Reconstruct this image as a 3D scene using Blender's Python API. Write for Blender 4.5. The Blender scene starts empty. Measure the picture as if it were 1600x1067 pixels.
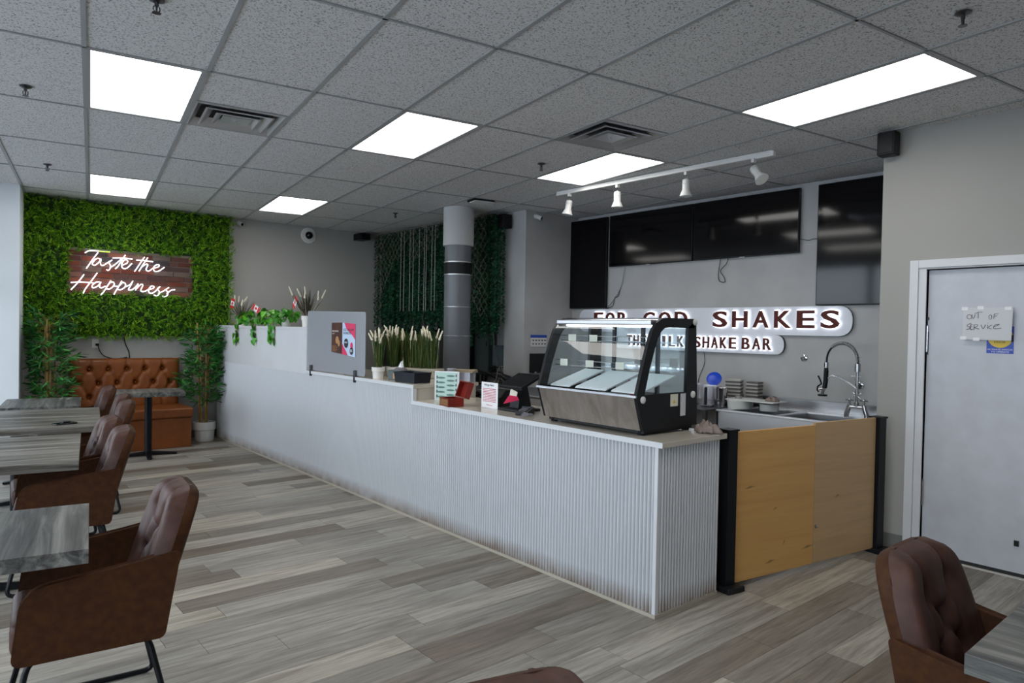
import bpy, bmesh, math, random
from mathutils import Vector, Matrix, noise
R_ = random.Random(7)
PI = math.pi
scene = bpy.context.scene
COL = scene.collection
# ------------------------------------------------------------------ camera
HC = 1.52
ZC = 2.981                 # ceiling height
PHI = 0.1518               # the ceiling grid, window wall and tables are turned by this against the counter
cam = bpy.data.cameras.new('camera'); camo = bpy.data.objects.new('camera', cam); COL.objects.link(camo)
cam.sensor_width = 36; cam.lens = 1069.3/1600*36; cam.clip_start = .05
cR = Vector((0.76234, -0.64691, 0.018796)); cU = Vector((-0.00307, 0.025428, 0.999672)); cD = Vector((0.647174, 0.762144, -0.017399))
m = Matrix((cR, cU, -cD)).transposed().to_4x4(); m.translation = (0, 0, HC)
camo.matrix_world = m
scene.camera = camo
# ------------------------------------------------------------------ world, sky light, exposure
scene.view_settings.view_transform = 'Standard'; scene.view_settings.look = 'None'
scene.view_settings.gamma = 1; scene.view_settings.use_curve_mapping = False
scene.view_settings.exposure = 0.85
SKY = 4.2
PANEL = 3.6
w = bpy.data.worlds.new('overcast_sky'); scene.world = w; w.use_nodes = True
nt = w.node_tree; nt.nodes.clear()
out = nt.nodes.new('ShaderNodeOutputWorld'); bg = nt.nodes.new('ShaderNodeBackground')
tc = nt.nodes.new('ShaderNodeTexCoord'); sep = nt.nodes.new('ShaderNodeSeparateXYZ'); rmp = nt.nodes.new('ShaderNodeValToRGB')
nt.links.new(tc.outputs['Generated'], sep.inputs[0]); nt.links.new(sep.outputs['Z'], rmp.inputs[0])
e = rmp.color_ramp.elements
e[0].position = 0.0; e[0].color = (.24, .25, .27, 1); e[1].position = .04; e[1].color = (.64, .685, .75, 1)
x = e.new(1.0); x.color = (.68, .75, .88, 1)
nt.links.new(rmp.outputs[0], bg.inputs[0]); bg.inputs[1].default_value = SKY; nt.links.new(bg.outputs[0], out.inputs[0])
try:
    scene.cycles.max_bounces = 7; scene.cycles.diffuse_bounces = 5; scene.cycles.transparent_max_bounces = 12
    scene.cycles.caustics_reflective = False; scene.cycles.caustics_refractive = False
    scene.cycles.sample_clamp_indirect = 6
except Exception: pass

def g2b(x, y, z=0):
    return Vector((x*math.cos(PHI)+y*math.sin(PHI), -x*math.sin(PHI)+y*math.cos(PHI), z))
# one portal in the window wall guides the sky light in (it emits nothing itself)
pl = bpy.data.lights.new('window_portal', 'AREA'); pl.shape = 'RECTANGLE'; pl.size = 10.4; pl.size_y = 2.8
pl.cycles.is_portal = True
po = bpy.data.objects.new('window_portal', pl); COL.objects.link(po)
po.matrix_world = Matrix.Translation(g2b(-1.33, 3.9, 1.45)) @ Matrix.Rotation(-PHI, 4, 'Z') @ Matrix.Rotation(-PI/2, 4, 'Y') @ Matrix.Rotation(PI/2, 4, 'Z')

# ------------------------------------------------------------------ materials
M = {}
def mat(name, col, rough=.5, metal=0, spec=.5, emit=None, es=0, trans=0, alpha=1, noise=None, bump=None, coat=0):
    """noise = (scale, darker colour, amount[, stretch vec]); bump = (scale, strength, distance)"""
    m = bpy.data.materials.new(name); m.use_nodes = True; nt = m.node_tree; b = nt.nodes['Principled BSDF']
    c = (*col, 1) if len(col) == 3 else col
    b.inputs['Base Color'].default_value = c; b.inputs['Roughness'].default_value = rough; b.inputs['Metallic'].default_value = metal
    b.inputs['Specular IOR Level'].default_value = spec
    if coat: b.inputs['Coat Weight'].default_value = coat
    if trans: b.inputs['Transmission Weight'].default_value = trans
    if emit: b.inputs['Emission Color'].default_value = (*emit, 1); b.inputs['Emission Strength'].default_value = es
    if noise or bump:
        tc = nt.nodes.new('ShaderNodeTexCoord')
    if noise:
        n = nt.nodes.new('ShaderNodeTexNoise'); n.inputs['Scale'].default_value = noise[0]; n.inputs['Detail'].default_value = 5
        src = tc.outputs['Object']
        if len(noise) > 3:
            mp = nt.nodes.new('ShaderNodeMapping'); mp.inputs['Scale'].default_value = noise[3]; nt.links.new(src, mp.inputs[0]); src = mp.outputs[0]
        nt.links.new(src, n.inputs['Vector'])
        r = nt.nodes.new('ShaderNodeValToRGB'); r.color_ramp.elements[0].position = .35; r.color_ramp.elements[1].position = .68
        a = noise[2]
        r.color_ramp.elements[0].color = tuple(c[i]*(1-a)+noise[1][i]*a for i in range(3))+(1,); r.color_ramp.elements[1].color = c
        nt.links.new(n.outputs[0], r.inputs[0]); nt.links.new(r.outputs[0], b.inputs['Base Color'])
    if bump:
        n2 = nt.nodes.new('ShaderNodeTexNoise'); n2.inputs['Scale'].default_value = bump[0]; n2.inputs['Detail'].default_value = 4
        nt.links.new(tc.outputs['Object'], n2.inputs['Vector'])
        bp = nt.nodes.new('ShaderNodeBump'); bp.inputs['Strength'].default_value = bump[1]; bp.inputs['Distance'].default_value = bump[2]
        nt.links.new(n2.outputs[0], bp.inputs['Height']); nt.links.new(bp.outputs[0], b.inputs['Normal'])
    M[name] = m
    return m
def emis(name, col, s):
    m = bpy.data.materials.new(name); m.use_nodes = True; nt = m.node_tree; nt.nodes.clear()
    o = nt.nodes.new('ShaderNodeOutputMaterial'); e = nt.nodes.new('ShaderNodeEmission'); e.inputs[0].default_value = (*col, 1); e.inputs[1].default_value = s
    nt.links.new(e.outputs[0], o.inputs[0]); M[name] = m
def glassy(name, tint, refl=.1, rough=.02, opac=0.0, ocol=(.5, .5, .5)):
    """thin sheet: clear transparency with a real reflection on top"""
    m = bpy.data.materials.new(name); m.use_nodes = True; nt = m.node_tree; nt.nodes.clear()
    o = nt.nodes.new('ShaderNodeOutputMaterial'); t = nt.nodes.new('ShaderNodeBsdfTransparent'); t.inputs[0].default_value = (*tint, 1)
    g = nt.nodes.new('ShaderNodeBsdfGlossy'); g.inputs['Roughness'].default_value = rough; g.inputs[0].default_value = (1, 1, 1, 1)
    fr = nt.nodes.new('ShaderNodeFresnel'); fr.inputs[0].default_value = 1.5
    gm = nt.nodes.new('ShaderNodeNewGeometry'); io = nt.nodes.new('ShaderNodeMath'); io.operation = 'MULTIPLY_ADD'; io.inputs[1].default_value = 1/1.5-1.5; io.inputs[2].default_value = 1.5
    nt.links.new(gm.outputs['Backfacing'], io.inputs[0]); nt.links.new(io.outputs[0], fr.inputs[0])
    ad = nt.nodes.new('ShaderNodeMath'); ad.operation = 'ADD'; ad.inputs[1].default_value = refl; ad.use_clamp = True
    nt.links.new(fr.outputs[0], ad.inputs[0])
    mx = nt.nodes.new('ShaderNodeMixShader'); last = t.outputs[0]
    if opac:
        d = nt.nodes.new('ShaderNodeBsdfDiffuse'); d.inputs[0].default_value = (*ocol, 1); m2 = nt.nodes.new('ShaderNodeMixShader'); m2.inputs[0].default_value = opac
        nt.links.new(last, m2.inputs[1]); nt.links.new(d.outputs[0], m2.inputs[2]); last = m2.outputs[0]
    nt.links.new(ad.outputs[0], mx.inputs[0]); nt.links.new(last, mx.inputs[1]); nt.links.new(g.outputs[0], mx.inputs[2]); nt.links.new(mx.outputs[0], o.inputs[0])
    M[name] = m
def foliage_mat(name, stops, rough=.55):
    """colour varies from leaf to leaf"""
    m = bpy.data.materials.new(name); m.use_nodes = True; nt = m.node_tree; b = nt.nodes['Principled BSDF']
    g = nt.nodes.new('ShaderNodeNewGeometry'); oi = nt.nodes.new('ShaderNodeObjectInfo'); ad = nt.nodes.new('ShaderNodeMath'); ad.operation = 'ADD'
    fr = nt.nodes.new('ShaderNodeMath'); fr.operation = 'FRACT'
    nt.links.new(g.outputs['Random Per Island'], ad.inputs[0]); nt.links.new(oi.outputs['Random'], ad.inputs[1]); nt.links.new(ad.outputs[0], fr.inputs[0])
    r = nt.nodes.new('ShaderNodeValToRGB'); r.color_ramp.elements[0].color = (*stops[0], 1); r.color_ramp.elements[1].color = (*stops[-1], 1)
    for i, s in enumerate(stops[1:-1]):
        e = r.color_ramp.elements.new((i+1)/(len(stops)-1)); e.color = (*s, 1)
    nt.links.new(fr.outputs[0], r.inputs[0]); nt.links.new(r.outputs[0], b.inputs['Base Color'])
    b.inputs['Roughness'].default_value = rough; b.inputs['Specular IOR Level'].default_value = .35
    M[name] = m

mat('wall_grey', (.50, .50, .495), .8, bump=(60, .08, .002), noise=(3, (.38, .38, .38), .5))
mat('wall_back_paint', (.41, .405, .385), .8, bump=(60, .08, .002))
mat('wall_warm', (.36, .355, .33), .8, bump=(60, .08, .002))
mat('wall_pale', (.80, .84, .87), .7)
mat('rear_wall', (.45, .45, .45), .8)
mat('door_paint', (.56, .58, .63), .45, noise=(7, (.42, .43, .46), .35))
mat('trim_paint', (.66, .67, .69), .45)
mat('baseboard_grey', (.16, .155, .15), .5)
mat('black_gap', (.005, .005, .006), .6)
mat('black_plastic', (.008, .009, .011), .45, spec=.25)
mat('black_metal', (.005, .006, .008), .4, spec=.25)
mat('tv_screen', (.002, .002, .003), .08, spec=.35)
mat('white_plastic', (.72, .72, .7), .4)
mat('white_metal', (.78, .78, .76), .35)
mat('chrome', (.55, .55, .56), .18, 1)
mat('steel', (.50, .50, .51), .3, 1, noise=(2, (.3, .3, .32), .6, (1, 1, 12)))
mat('dark_steel', (.12, .12, .125), .35, 1)
mat('sink_steel', (.74, .75, .78), .38, 1)
mat('quartz', (.56, .51, .43), .14, spec=.6, noise=(120, (.50, .46, .40), .6))
mat('quartz_edge', (.70, .68, .64), .3)
mat('counter_body', (.46, .42, .34), .5)
mat('panel_white', (.70, .70, .72), .35, noise=(4, (.62, .62, .64), .5))
mat('terracotta', (.55, .50, .40), .6)
mat('pot_white', (.76, .74, .70), .45)
mat('screen_acrylic', (.33, .34, .365), .18, spec=.6)
mat('leather_tan', (.235, .068, .014), .36, spec=.35, noise=(9, (.17, .048, .012), .7), bump=(180, .12, .002))
mat('suede', (.072, .028, .010), .62, spec=.15, noise=(34, (.045, .017, .008), .95), bump=(220, .2, .002))
mat('suede_inner', (.088, .040, .030), .5, spec=.28, noise=(18, (.05, .022, .015), .8), bump=(200, .18, .002))
mat('red_lacquer', (.22, .014, .008), .3, noise=(14, (.13, .01, .006), .7))
mat('brass_print', (.25, .12, .05), .45)
mat('cloth', (.30, .235, .20), .9, noise=(30, (.2, .15, .13), .6))
mat('duct_white', (.55, .55, .55), .75, bump=(90, .2, .003))
mat('duct_grey', (.17, .18, .20), .38, noise=(3, (.14, .15, .17), .5, (1, 1, .2)))
mat('silver_line', (.6, .6, .6), .3, .6)
mat('panel_box', (.075, .095, .095), .5)
mat('blue_box', (.11, .16, .18), .5)
mat('cardboard', (.35, .28, .18), .8)
mat('tag_card', (.75, .72, .6), .6)
mat('ink', (.02, .02, .025), .6)
mat('ink_red', (.5, .03, .06), .6)
mat('ink_grey', (.12, .11, .12), .6)
mat('paper', (.62, .62, .65), .6)
mat('paper_white', (.85, .85, .86), .5)
mat('sticker_blue', (.01, .06, .42), .4)
mat('sticker_yellow', (.75, .52, .02), .4)
mat('white_ink', (.85, .87, .9), .5)
mat('poster_brown', (.10, .03, .012), .4, noise=(20, (.03, .01, .01), .8))
mat('poster_pink', (.75, .04, .13), .4)
mat('poster_sky', (.55, .68, .85), .4)
mat('poster_tan', (.5, .25, .1), .4)
mat('mint', (.50, .68, .62), .4)
mat('mint_ink', (.10, .22, .18), .5)
mat('highlight', (.7, .8, .05), .5)
mat('flag_red', (.65, .02, .02), .6)
mat('flag_white', (.8, .78, .78), .6)
mat('stick', (.1, .08, .06), .6)
mat('cane', (.42, .24, .07), .5, noise=(20, (.2, .12, .04), .7))
mat('soil', (.03, .02, .015), .9)
mat('sign_board', (.74, .76, .82), .35)
mat('sign_edge', (.05, .055, .07), .4)
mat('sign_letter', (.10, .018, .012), .5, spec=.2)
mat('bristle', (.88, .80, .62), .8)
mat('cable_black', (.008, .008, .008), .5)
mat('cable_grey', (.32, .32, .33), .5)
mat('mat_backing', (.02, .06, .01), .9)
mat('net_rope', (.20, .19, .15), .8)
mat('blue_lid', (.0, .06, .62), .35)
mat('tub_white', (.72, .74, .72), .35)
mat('brown_plate', (.14, .13, .12), .4)
mat('pale_plate', (.55, .54, .51), .4)
mat('pink_note', (.85, .03, .12), .6)
mat('frame_dark', (.008, .011, .018), .45, spec=.3)
mat('pale_concrete', (.58, .59, .61), .9)  # concrete tone raised to bounce daylight up onto the ceiling
mat('vent_metal', (.55, .56, .58), .35, .7)
mat('mortar', (.26, .22, .19), .9)
emis('light_panel', (1.0, .975, .93), PANEL)
emis('neon_white', (.92, .93, 1.0), 2.2)
emis('neon_green', (.55, .85, .1), 1.0)
emis('halo', (.86, .90, 1.0), 1.6)
emis('case_tube', (.95, .97, 1.0), 5)
glassy('window_glass', (.92, .95, .96), .0)
glassy('case_glass', (.93, .975, .985), .0, .015)
glassy('clear_plastic', (.85, .85, .88), .03, .1, .25, (.6, .58, .66))
foliage_mat('fern', [(.02, .09, .006), (.05, .20, .01), (.13, .36, .012), (.26, .54, .02), (.42, .66, .03)])
foliage_mat('bamboo_leaf', [(.008, .05, .012), (.015, .10, .02), (.03, .19, .03), (.07, .34, .05)])
foliage_mat('pothos', [(.02, .14, .012), (.05, .28, .015), (.12, .45, .02)], .35)
foliage_mat('grass_blade', [(.012, .035, .006), (.03, .07, .01), (.07, .11, .02), (.12, .12, .03)])
foliage_mat('dry_grass', [(.02, .018, .01), (.05, .04, .015), (.09, .07, .03)])
foliage_mat('vine_leaf', [(.006, .035, .018), (.012, .07, .035), (.02, .11, .055), (.04, .16, .08)])
foliage_mat('brick_face', [(.05, .045, .05), (.14, .035, .02), (.20, .05, .03), (.09, .05, .045), (.24, .08, .05), (.16, .12, .10)], .85)

def floor_mat():
    m = bpy.data.materials.new('plank_vinyl'); m.use_nodes = True; nt = m.node_tree; b = nt.nodes['Principled BSDF']
    N = nt.nodes.new; L = nt.links.new
    g = N('ShaderNodeNewGeometry'); oi = N('ShaderNodeObjectInfo'); ad = N('ShaderNodeMath'); ad.operation = 'ADD'; fr = N('ShaderNodeMath'); fr.operation = 'FRACT'
    L(g.outputs['Random Per Island'], ad.inputs[0]); L(oi.outputs['Random'], ad.inputs[1]); L(ad.outputs[0], fr.inputs[0])
    # grain in world position, shifted per plank
    cx = N('ShaderNodeCombineXYZ'); mu = N('ShaderNodeMath'); mu.operation = 'MULTIPLY'; mu.inputs[1].default_value = 37; L(fr.outputs[0], mu.inputs[0]); L(mu.outputs[0], cx.inputs[0]); L(mu.outputs[0], cx.inputs[2])
    va = N('ShaderNodeVectorMath'); va.operation = 'ADD'; L(g.outputs['Position'], va.inputs[0]); L(cx.outputs[0], va.inputs[1])
    mp = N('ShaderNodeMapping'); mp.inputs['Scale'].default_value = (1.1, 15, 1); L(va.outputs[0], mp.inputs[0])
    n = N('ShaderNodeTexNoise'); n.inputs['Scale'].default_value = 1.6; n.inputs['Detail'].default_value = 7; n.inputs['Roughness'].default_value = .62; n.inputs['Distortion'].default_value = .6; L(mp.outputs[0], n.inputs['Vector'])
    mp2 = N('ShaderNodeMapping'); mp2.inputs['Scale'].default_value = (6, 110, 1); L(va.outputs[0], mp2.inputs[0])
    n2 = N('ShaderNodeTexNoise'); n2.inputs['Scale'].default_value = 1.5; n2.inputs['Detail'].default_value = 3; L(mp2.outputs[0], n2.inputs['Vector'])
    r1 = N('ShaderNodeValToRGB'); es = r1.color_ramp.elements
    es[0].position = 0; es[0].color = (.20, .16, .12, 1); es[1].position = 1; es[1].color = (.53, .48, .395, 1)
    q = es.new(.3); q.color = (.30, .275, .235, 1); q = es.new(.62); q.color = (.40, .375, .33, 1)
    L(fr.outputs[0], r1.inputs[0])
    r2 = N('ShaderNodeValToRGB'); r2.color_ramp.elements[0].position = .34; r2.color_ramp.elements[0].color = (.58, .56, .54, 1); r2.color_ramp.elements[1].position = .62; r2.color_ramp.elements[1].color = (1.08, 1.08, 1.08, 1); L(n.outputs[0], r2.inputs[0])
    r3 = N('ShaderNodeValToRGB'); r3.color_ramp.elements[0].position = .35; r3.color_ramp.elements[0].color = (.8, .8, .8, 1); r3.color_ramp.elements[1].position = .6; r3.color_ramp.elements[1].color = (1, 1, 1, 1); L(n2.outputs[0], r3.inputs[0])
    m1 = N('ShaderNodeMixRGB'); m1.blend_type = 'MULTIPLY'; m1.inputs[0].default_value = 1; L(r1.outputs[0], m1.inputs[1]); L(r2.outputs[0], m1.inputs[2])
    m2 = N('ShaderNodeMixRGB'); m2.blend_type = 'MULTIPLY'; m2.inputs[0].default_value = 1; L(m1.outputs[0], m2.inputs[1]); L(r3.outputs[0], m2.inputs[2])
    L(m2.outputs[0], b.inputs['Base Color']); b.inputs['Roughness'].default_value = .48; b.inputs['Specular IOR Level'].default_value = .45
    bp = N('ShaderNodeBump'); bp.inputs['Strength'].default_value = .15; bp.inputs['Distance'].default_value = .001; L(n2.outputs[0], bp.inputs['Height']); L(bp.outputs[0], b.inputs['Normal'])
    M['plank'] = m
floor_mat()
def tile_mat():
    m = bpy.data.materials.new('ceiling_tile_fissured'); m.use_nodes = True; nt = m.node_tree; b = nt.nodes['Principled BSDF']
    N = nt.nodes.new; L = nt.links.new; g = N('ShaderNodeNewGeometry')
    n = N('ShaderNodeTexNoise'); n.inputs['Scale'].default_value = 95; n.inputs['Detail'].default_value = 3; n.inputs['Roughness'].default_value = .7; L(g.outputs['Position'], n.inputs['Vector'])
    r = N('ShaderNodeValToRGB'); r.color_ramp.elements[0].position = .36; r.color_ramp.elements[0].color = (.22, .22, .225, 1); r.color_ramp.elements[1].position = .47; r.color_ramp.elements[1].color = (.74, .735, .73, 1)
    L(n.outputs[0], r.inputs[0]); L(r.outputs[0], b.inputs['Base Color']); b.inputs['Roughness'].default_value = .9; b.inputs['Specular IOR Level'].default_value = .1
    M['tile'] = m
tile_mat()
mat('rail', (.36, .37, .38), .5)
def wood_mat(name, cols, sc, axis, rough=.42):
    m = bpy.data.materials.new(name); m.use_nodes = True; nt = m.node_tree; b = nt.nodes['Principled BSDF']
    N = nt.nodes.new; L = nt.links.new; t = N('ShaderNodeTexCoord'); mp = N('ShaderNodeMapping')
    s = [sc*14]*3; s[axis] = sc*.9; mp.inputs['Scale'].default_value = s; oi = N('ShaderNodeObjectInfo'); va = N('ShaderNodeVectorMath'); va.operation = 'ADD'
    mu = N('ShaderNodeMath'); mu.operation = 'MULTIPLY'; mu.inputs[1].default_value = 9; L(oi.outputs['Random'], mu.inputs[0]); cx = N('ShaderNodeCombineXYZ')
    for k in range(3): L(mu.outputs[0], cx.inputs[k])
    L(t.outputs['Object'], va.inputs[0]); L(cx.outputs[0], va.inputs[1]); L(va.outputs[0], mp.inputs[0])
    n = N('ShaderNodeTexNoise'); n.inputs['Scale'].default_value = 1; n.inputs['Detail'].default_value = 8; n.inputs['Roughness'].default_value = .65; n.inputs['Distortion'].default_value = .9; L(mp.outputs[0], n.inputs['Vector'])
    r = N('ShaderNodeValToRGB'); es = r.color_ramp.elements; es[0].position = .33; es[0].color = (*cols[0], 1); es[1].position = .68; es[1].color = (*cols[-1], 1)
    for i, c in enumerate(cols[1:-1]):
        q = es.new(.33+.35*(i+1)/(len(cols)-1)); q.color = (*c, 1)
    L(n.outputs[0], r.inputs[0]); L(r.outputs[0], b.inputs['Base Color']); b.inputs['Roughness'].default_value = rough
    bp = N('ShaderNodeBump'); bp.inputs['Strength'].default_value = .25; bp.inputs['Distance'].default_value = .002; L(n.outputs[0], bp.inputs['Height']); L(bp.outputs[0], b.inputs['Normal'])
    M[name] = m
wood_mat('table_wood', [(.018, .015, .012), (.085, .075, .062), (.21, .195, .17), (.36, .34, .31)], 1.15, 0)
wood_mat('table_wood_cross', [(.02, .02, .022), (.07, .07, .068), (.15, .15, .135), (.27, .265, .245)], 1.6, 1)
wood_mat('plywood', [(.60, .32, .095), (.64, .355, .11), (.68, .39, .13)], .9, 0, .5)
wood_mat('plywood_pale', [(.50, .32, .155), (.55, .36, .18), (.60, .38, .18)], .9, 0, .5)
wood_mat('brushed_front', [(.20, .17, .145), (.27, .235, .205), (.34, .30, .265)], .8, 2, .3)
M['brushed_front'].node_tree.nodes['Principled BSDF'].inputs['Metallic'].default_value = .35
def ribs_mat():
    m = bpy.data.materials.new('ribbed_white'); m.use_nodes = True; nt = m.node_tree; b = nt.nodes['Principled BSDF']
    N = nt.nodes.new; L = nt.links.new; g = N('ShaderNodeNewGeometry'); s = N('ShaderNodeSeparateXYZ'); L(g.outputs['Position'], s.inputs[0])
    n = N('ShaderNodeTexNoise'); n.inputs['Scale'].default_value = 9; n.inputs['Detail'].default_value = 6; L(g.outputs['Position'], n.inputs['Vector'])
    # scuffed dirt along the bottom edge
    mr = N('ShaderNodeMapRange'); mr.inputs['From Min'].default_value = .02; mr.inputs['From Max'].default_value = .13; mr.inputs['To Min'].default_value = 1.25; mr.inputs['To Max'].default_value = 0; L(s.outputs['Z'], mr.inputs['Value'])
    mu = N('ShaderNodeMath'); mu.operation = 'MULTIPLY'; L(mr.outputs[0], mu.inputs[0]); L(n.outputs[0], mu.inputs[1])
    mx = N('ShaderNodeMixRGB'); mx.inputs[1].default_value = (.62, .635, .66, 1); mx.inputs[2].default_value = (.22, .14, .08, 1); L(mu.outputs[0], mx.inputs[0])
    L(mx.outputs[0], b.inputs['Base Color']); b.inputs['Roughness'].default_value = .4
    M['ribs'] = m
ribs_mat()

# ------------------------------------------------------------------ mesh helpers
class MB:
    def __init__(s): s.v = []; s.f = []; s.mi = []; s.cur = 0
    def add(s, vs, fs):
        o = len(s.v); s.v.extend([tuple(p) for p in vs]); s.f.extend([tuple(i+o for i in f) for f in fs]); s.mi.extend([s.cur]*len(fs)); return s
    def box(s, a, b, T=None):
        x0, y0, z0 = a; x1, y1, z1 = b
        vs = [(x0, y0, z0), (x1, y0, z0), (x1, y1, z0), (x0, y1, z0), (x0, y0, z1), (x1, y0, z1), (x1, y1, z1), (x0, y1, z1)]
        if T: vs = [T @ Vector(p) for p in vs]
        return s.add(vs, [(0, 3, 2, 1), (4, 5, 6, 7), (0, 1, 5, 4), (1, 2, 6, 5), (2, 3, 7, 6), (3, 0, 4, 7)])
    def prism(s, poly, a, b, ax='y', T=None):
        """poly in the plane across axis ax, extruded from a to b"""
        def P(p, h):
            q = {'x': (h, p[0], p[1]), 'y': (p[0], h, p[1]), 'z': (p[0], p[1], h)}[ax]
            return T @ Vector(q) if T else q
        n = len(poly); vs = [P(p, a) for p in poly]+[P(p, b) for p in poly]
        fs = [tuple(range(n)), tuple(range(2*n-1, n-1, -1))]+[(i, i+n, (i+1) % n+n, (i+1) % n) for i in range(n)]
        return s.add(vs, fs)
    def cyl(s, p0, p1, r0, r1=None, n=12, caps=True):
        r1 = r0 if r1 is None else r1; p0 = Vector(p0); p1 = Vector(p1); d = (p1-p0).normalized()
        u = d.orthogonal().normalized(); w = d.cross(u)
        vs = [p0+(u*math.cos(2*PI*i/n)+w*math.sin(2*PI*i/n))*r0 for i in range(n)]+[p1+(u*math.cos(2*PI*i/n)+w*math.sin(2*PI*i/n))*r1 for i in range(n)]
        fs = [(i, (i+1) % n, (i+1) % n+n, i+n) for i in range(n)]
        if caps: fs += [tuple(range(n-1, -1, -1)), tuple(range(n, 2*n))]
        return s.add(vs, fs)
    def tube(s, pts, r, n=6, closed=False, r2=None):
        pts = [Vector(p) for p in pts]; N = len(pts); vs = []; up = None
        for i, p in enumerate(pts):
            a = pts[(i-1) % N] if (closed or i) else p; b = pts[(i+1) % N] if (closed or i < N-1) else p
            d = (b-a).normalized()
            if up is None: up = d.orthogonal().normalized()
            up = (up-d*up.dot(d)); up = up.normalized() if up.length > 1e-6 else d.orthogonal().normalized(); w = d.cross(up)
            rr = r if r2 is None else r+(r2-r)*i/max(1, N-1)
            vs += [p+(up*math.cos(2*PI*k/n)+w*math.sin(2*PI*k/n))*rr for k in range(n)]
        fs = []
        for i in range(N if closed else N-1):
            j = (i+1) % N
            fs += [(i*n+k, i*n+(k+1) % n, j*n+(k+1) % n, j*n+k) for k in range(n)]
        if not closed: fs += [tuple(range(n-1, -1, -1)), tuple(range((N-1)*n, N*n))]
        return s.add(vs, fs)
    def lathe(s, prof, c=(0, 0, 0), n=24, T=None):
        vs = []; c = Vector(c)
        for r, z in prof:
            vs += [c+Vector((r*math.cos(2*PI*k/n), r*math.sin(2*PI*k/n), z)) for k in range(n)]
        if T: vs = [T @ v for v in vs]
        fs = [(i*n+k, i*n+(k+1) % n, (i+1)*n+(k+1) % n, (i+1)*n+k) for i in range(len(prof)-1) for k in range(n)]
        fs += [tuple(range(n-1, -1, -1)), tuple(range((len(prof)-1)*n, len(prof)*n))]
        return s.add(vs, fs)
    def ball(s, c, r, n=10, sc=(1, 1, 1)):
        prof = [(max(1e-4, r*math.sin(PI*i/n)), -r*math.cos(PI*i/n)) for i in range(n+1)]
        o = len(s.v); s.lathe(prof, (0, 0, 0), n+2)
        for i in range(o, len(s.v)):
            p = s.v[i]; s.v[i] = (p[0]*sc[0]+c[0], p[1]*sc[1]+c[1], p[2]*sc[2]+c[2])
        return s
    def blade(s, p, d, L, w, bend=(0, 0, -.3), seg=2, side=None):
        """leaf blade from p along d, with width w, curling by bend"""
        p = Vector(p); d = Vector(d).normalized(); sd = Vector(side) if side else d.cross(Vector((R_.uniform(-1, 1), R_.uniform(-1, 1), R_.uniform(.2, 1))))
        if sd.length < 1e-4: sd = Vector((1, 0, 0))
        sd.normalize(); b = Vector(bend); vs = [p]; 
        for i in range(1, seg+1):
            t = i/(seg+1); q = p+d*L*t+b*L*t*t; ww = w*.5*(1-abs(2*t-.9)**2*.5); vs += [q-sd*ww, q+sd*ww]
        vs.append(p+d*L+b*L)
        fs = [(0, 1, 2)]+[(2*i-1, 2*i+1, 2*i+2, 2*i) for i in range(1, seg)]+[(2*seg-1, 2*seg+1, 2*seg)]
        return s.add(vs, fs)
    def build(s, name, mt, parent=None, smooth=None, bevel=0, seg=2, loc=None, rotz=None):
        me = bpy.data.meshes.new(name); me.from_pydata(s.v, [], s.f)
        mts = mt if isinstance(mt, (list, tuple)) else [mt]
        for q in mts: me.materials.append(M[q])
        if len(mts) > 1: me.polygons.foreach_set('material_index', s.mi)
        if smooth:
            me.polygons.foreach_set('use_smooth', [True]*len(me.polygons)); me.update()
            try: me.set_sharp_from_angle(angle=math.radians(smooth))
            except Exception: pass
        me.update()
        o = bpy.data.objects.new(name, me); COL.objects.link(o)
        if parent is not None: o.parent = parent
        if loc is not None: o.location = loc
        if rotz is not None: o.rotation_euler = (0, 0, rotz)
        if bevel:
            b = o.modifiers.new('bevel', 'BEVEL'); b.width = bevel; b.segments = seg; b.limit_method = 'ANGLE'; b.angle_limit = math.radians(35)
        return o
def tag(o, label=None, cat=None, group=None, kind=None):
    if label: o['label'] = label
    if cat: o['category'] = cat
    if group: o['group'] = group
    if kind: o['kind'] = kind
    return o
def thing(name, label, cat, loc=(0, 0, 0), rotz=0, group=None):
    o = bpy.data.objects.new(name, None); COL.objects.link(o); o.location = loc; o.rotation_euler = (0, 0, rotz); o.empty_display_size = .1
    return tag(o, label, cat, group)
def kids(o): return [c for c in list(COL.objects) if c.parent == o]
def copy_tree(o, kmap, parent=None):
    c = o.copy(); COL.objects.link(c)
    if parent is not None: c.parent = parent
    for k in kmap.get(o.name, []): copy_tree(k, kmap, c)
    return c
def dup(o, loc, rotz, label, group=None):
    km = {}
    for q in COL.objects:
        if q.parent: km.setdefault(q.parent.name, []).append(q)
    c = copy_tree(o, km); c.location = loc; c.rotation_euler = (0, 0, rotz); c['label'] = label
    if group: c['group'] = group
    return c
def catmull(pts, k=5, closed=False):
    P = [Vector(p) for p in pts]; n = len(P); o = []
    rng = range(n) if closed else range(n-1)
    for i in rng:
        a = P[(i-1) % n] if (closed or i) else P[0]*2-P[1]; b = P[i]; c = P[(i+1) % n]; d = P[(i+2) % n] if (closed or i < n-2) else P[-1]*2-P[-2]
        for t in range(k):
            t = t/k; o.append(.5*((2*b)+(c-a)*t+(2*a-5*b+4*c-d)*t*t+(3*b-a-3*c+d)*t**3))
    if not closed: o.append(P[-1])
    return o
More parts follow.
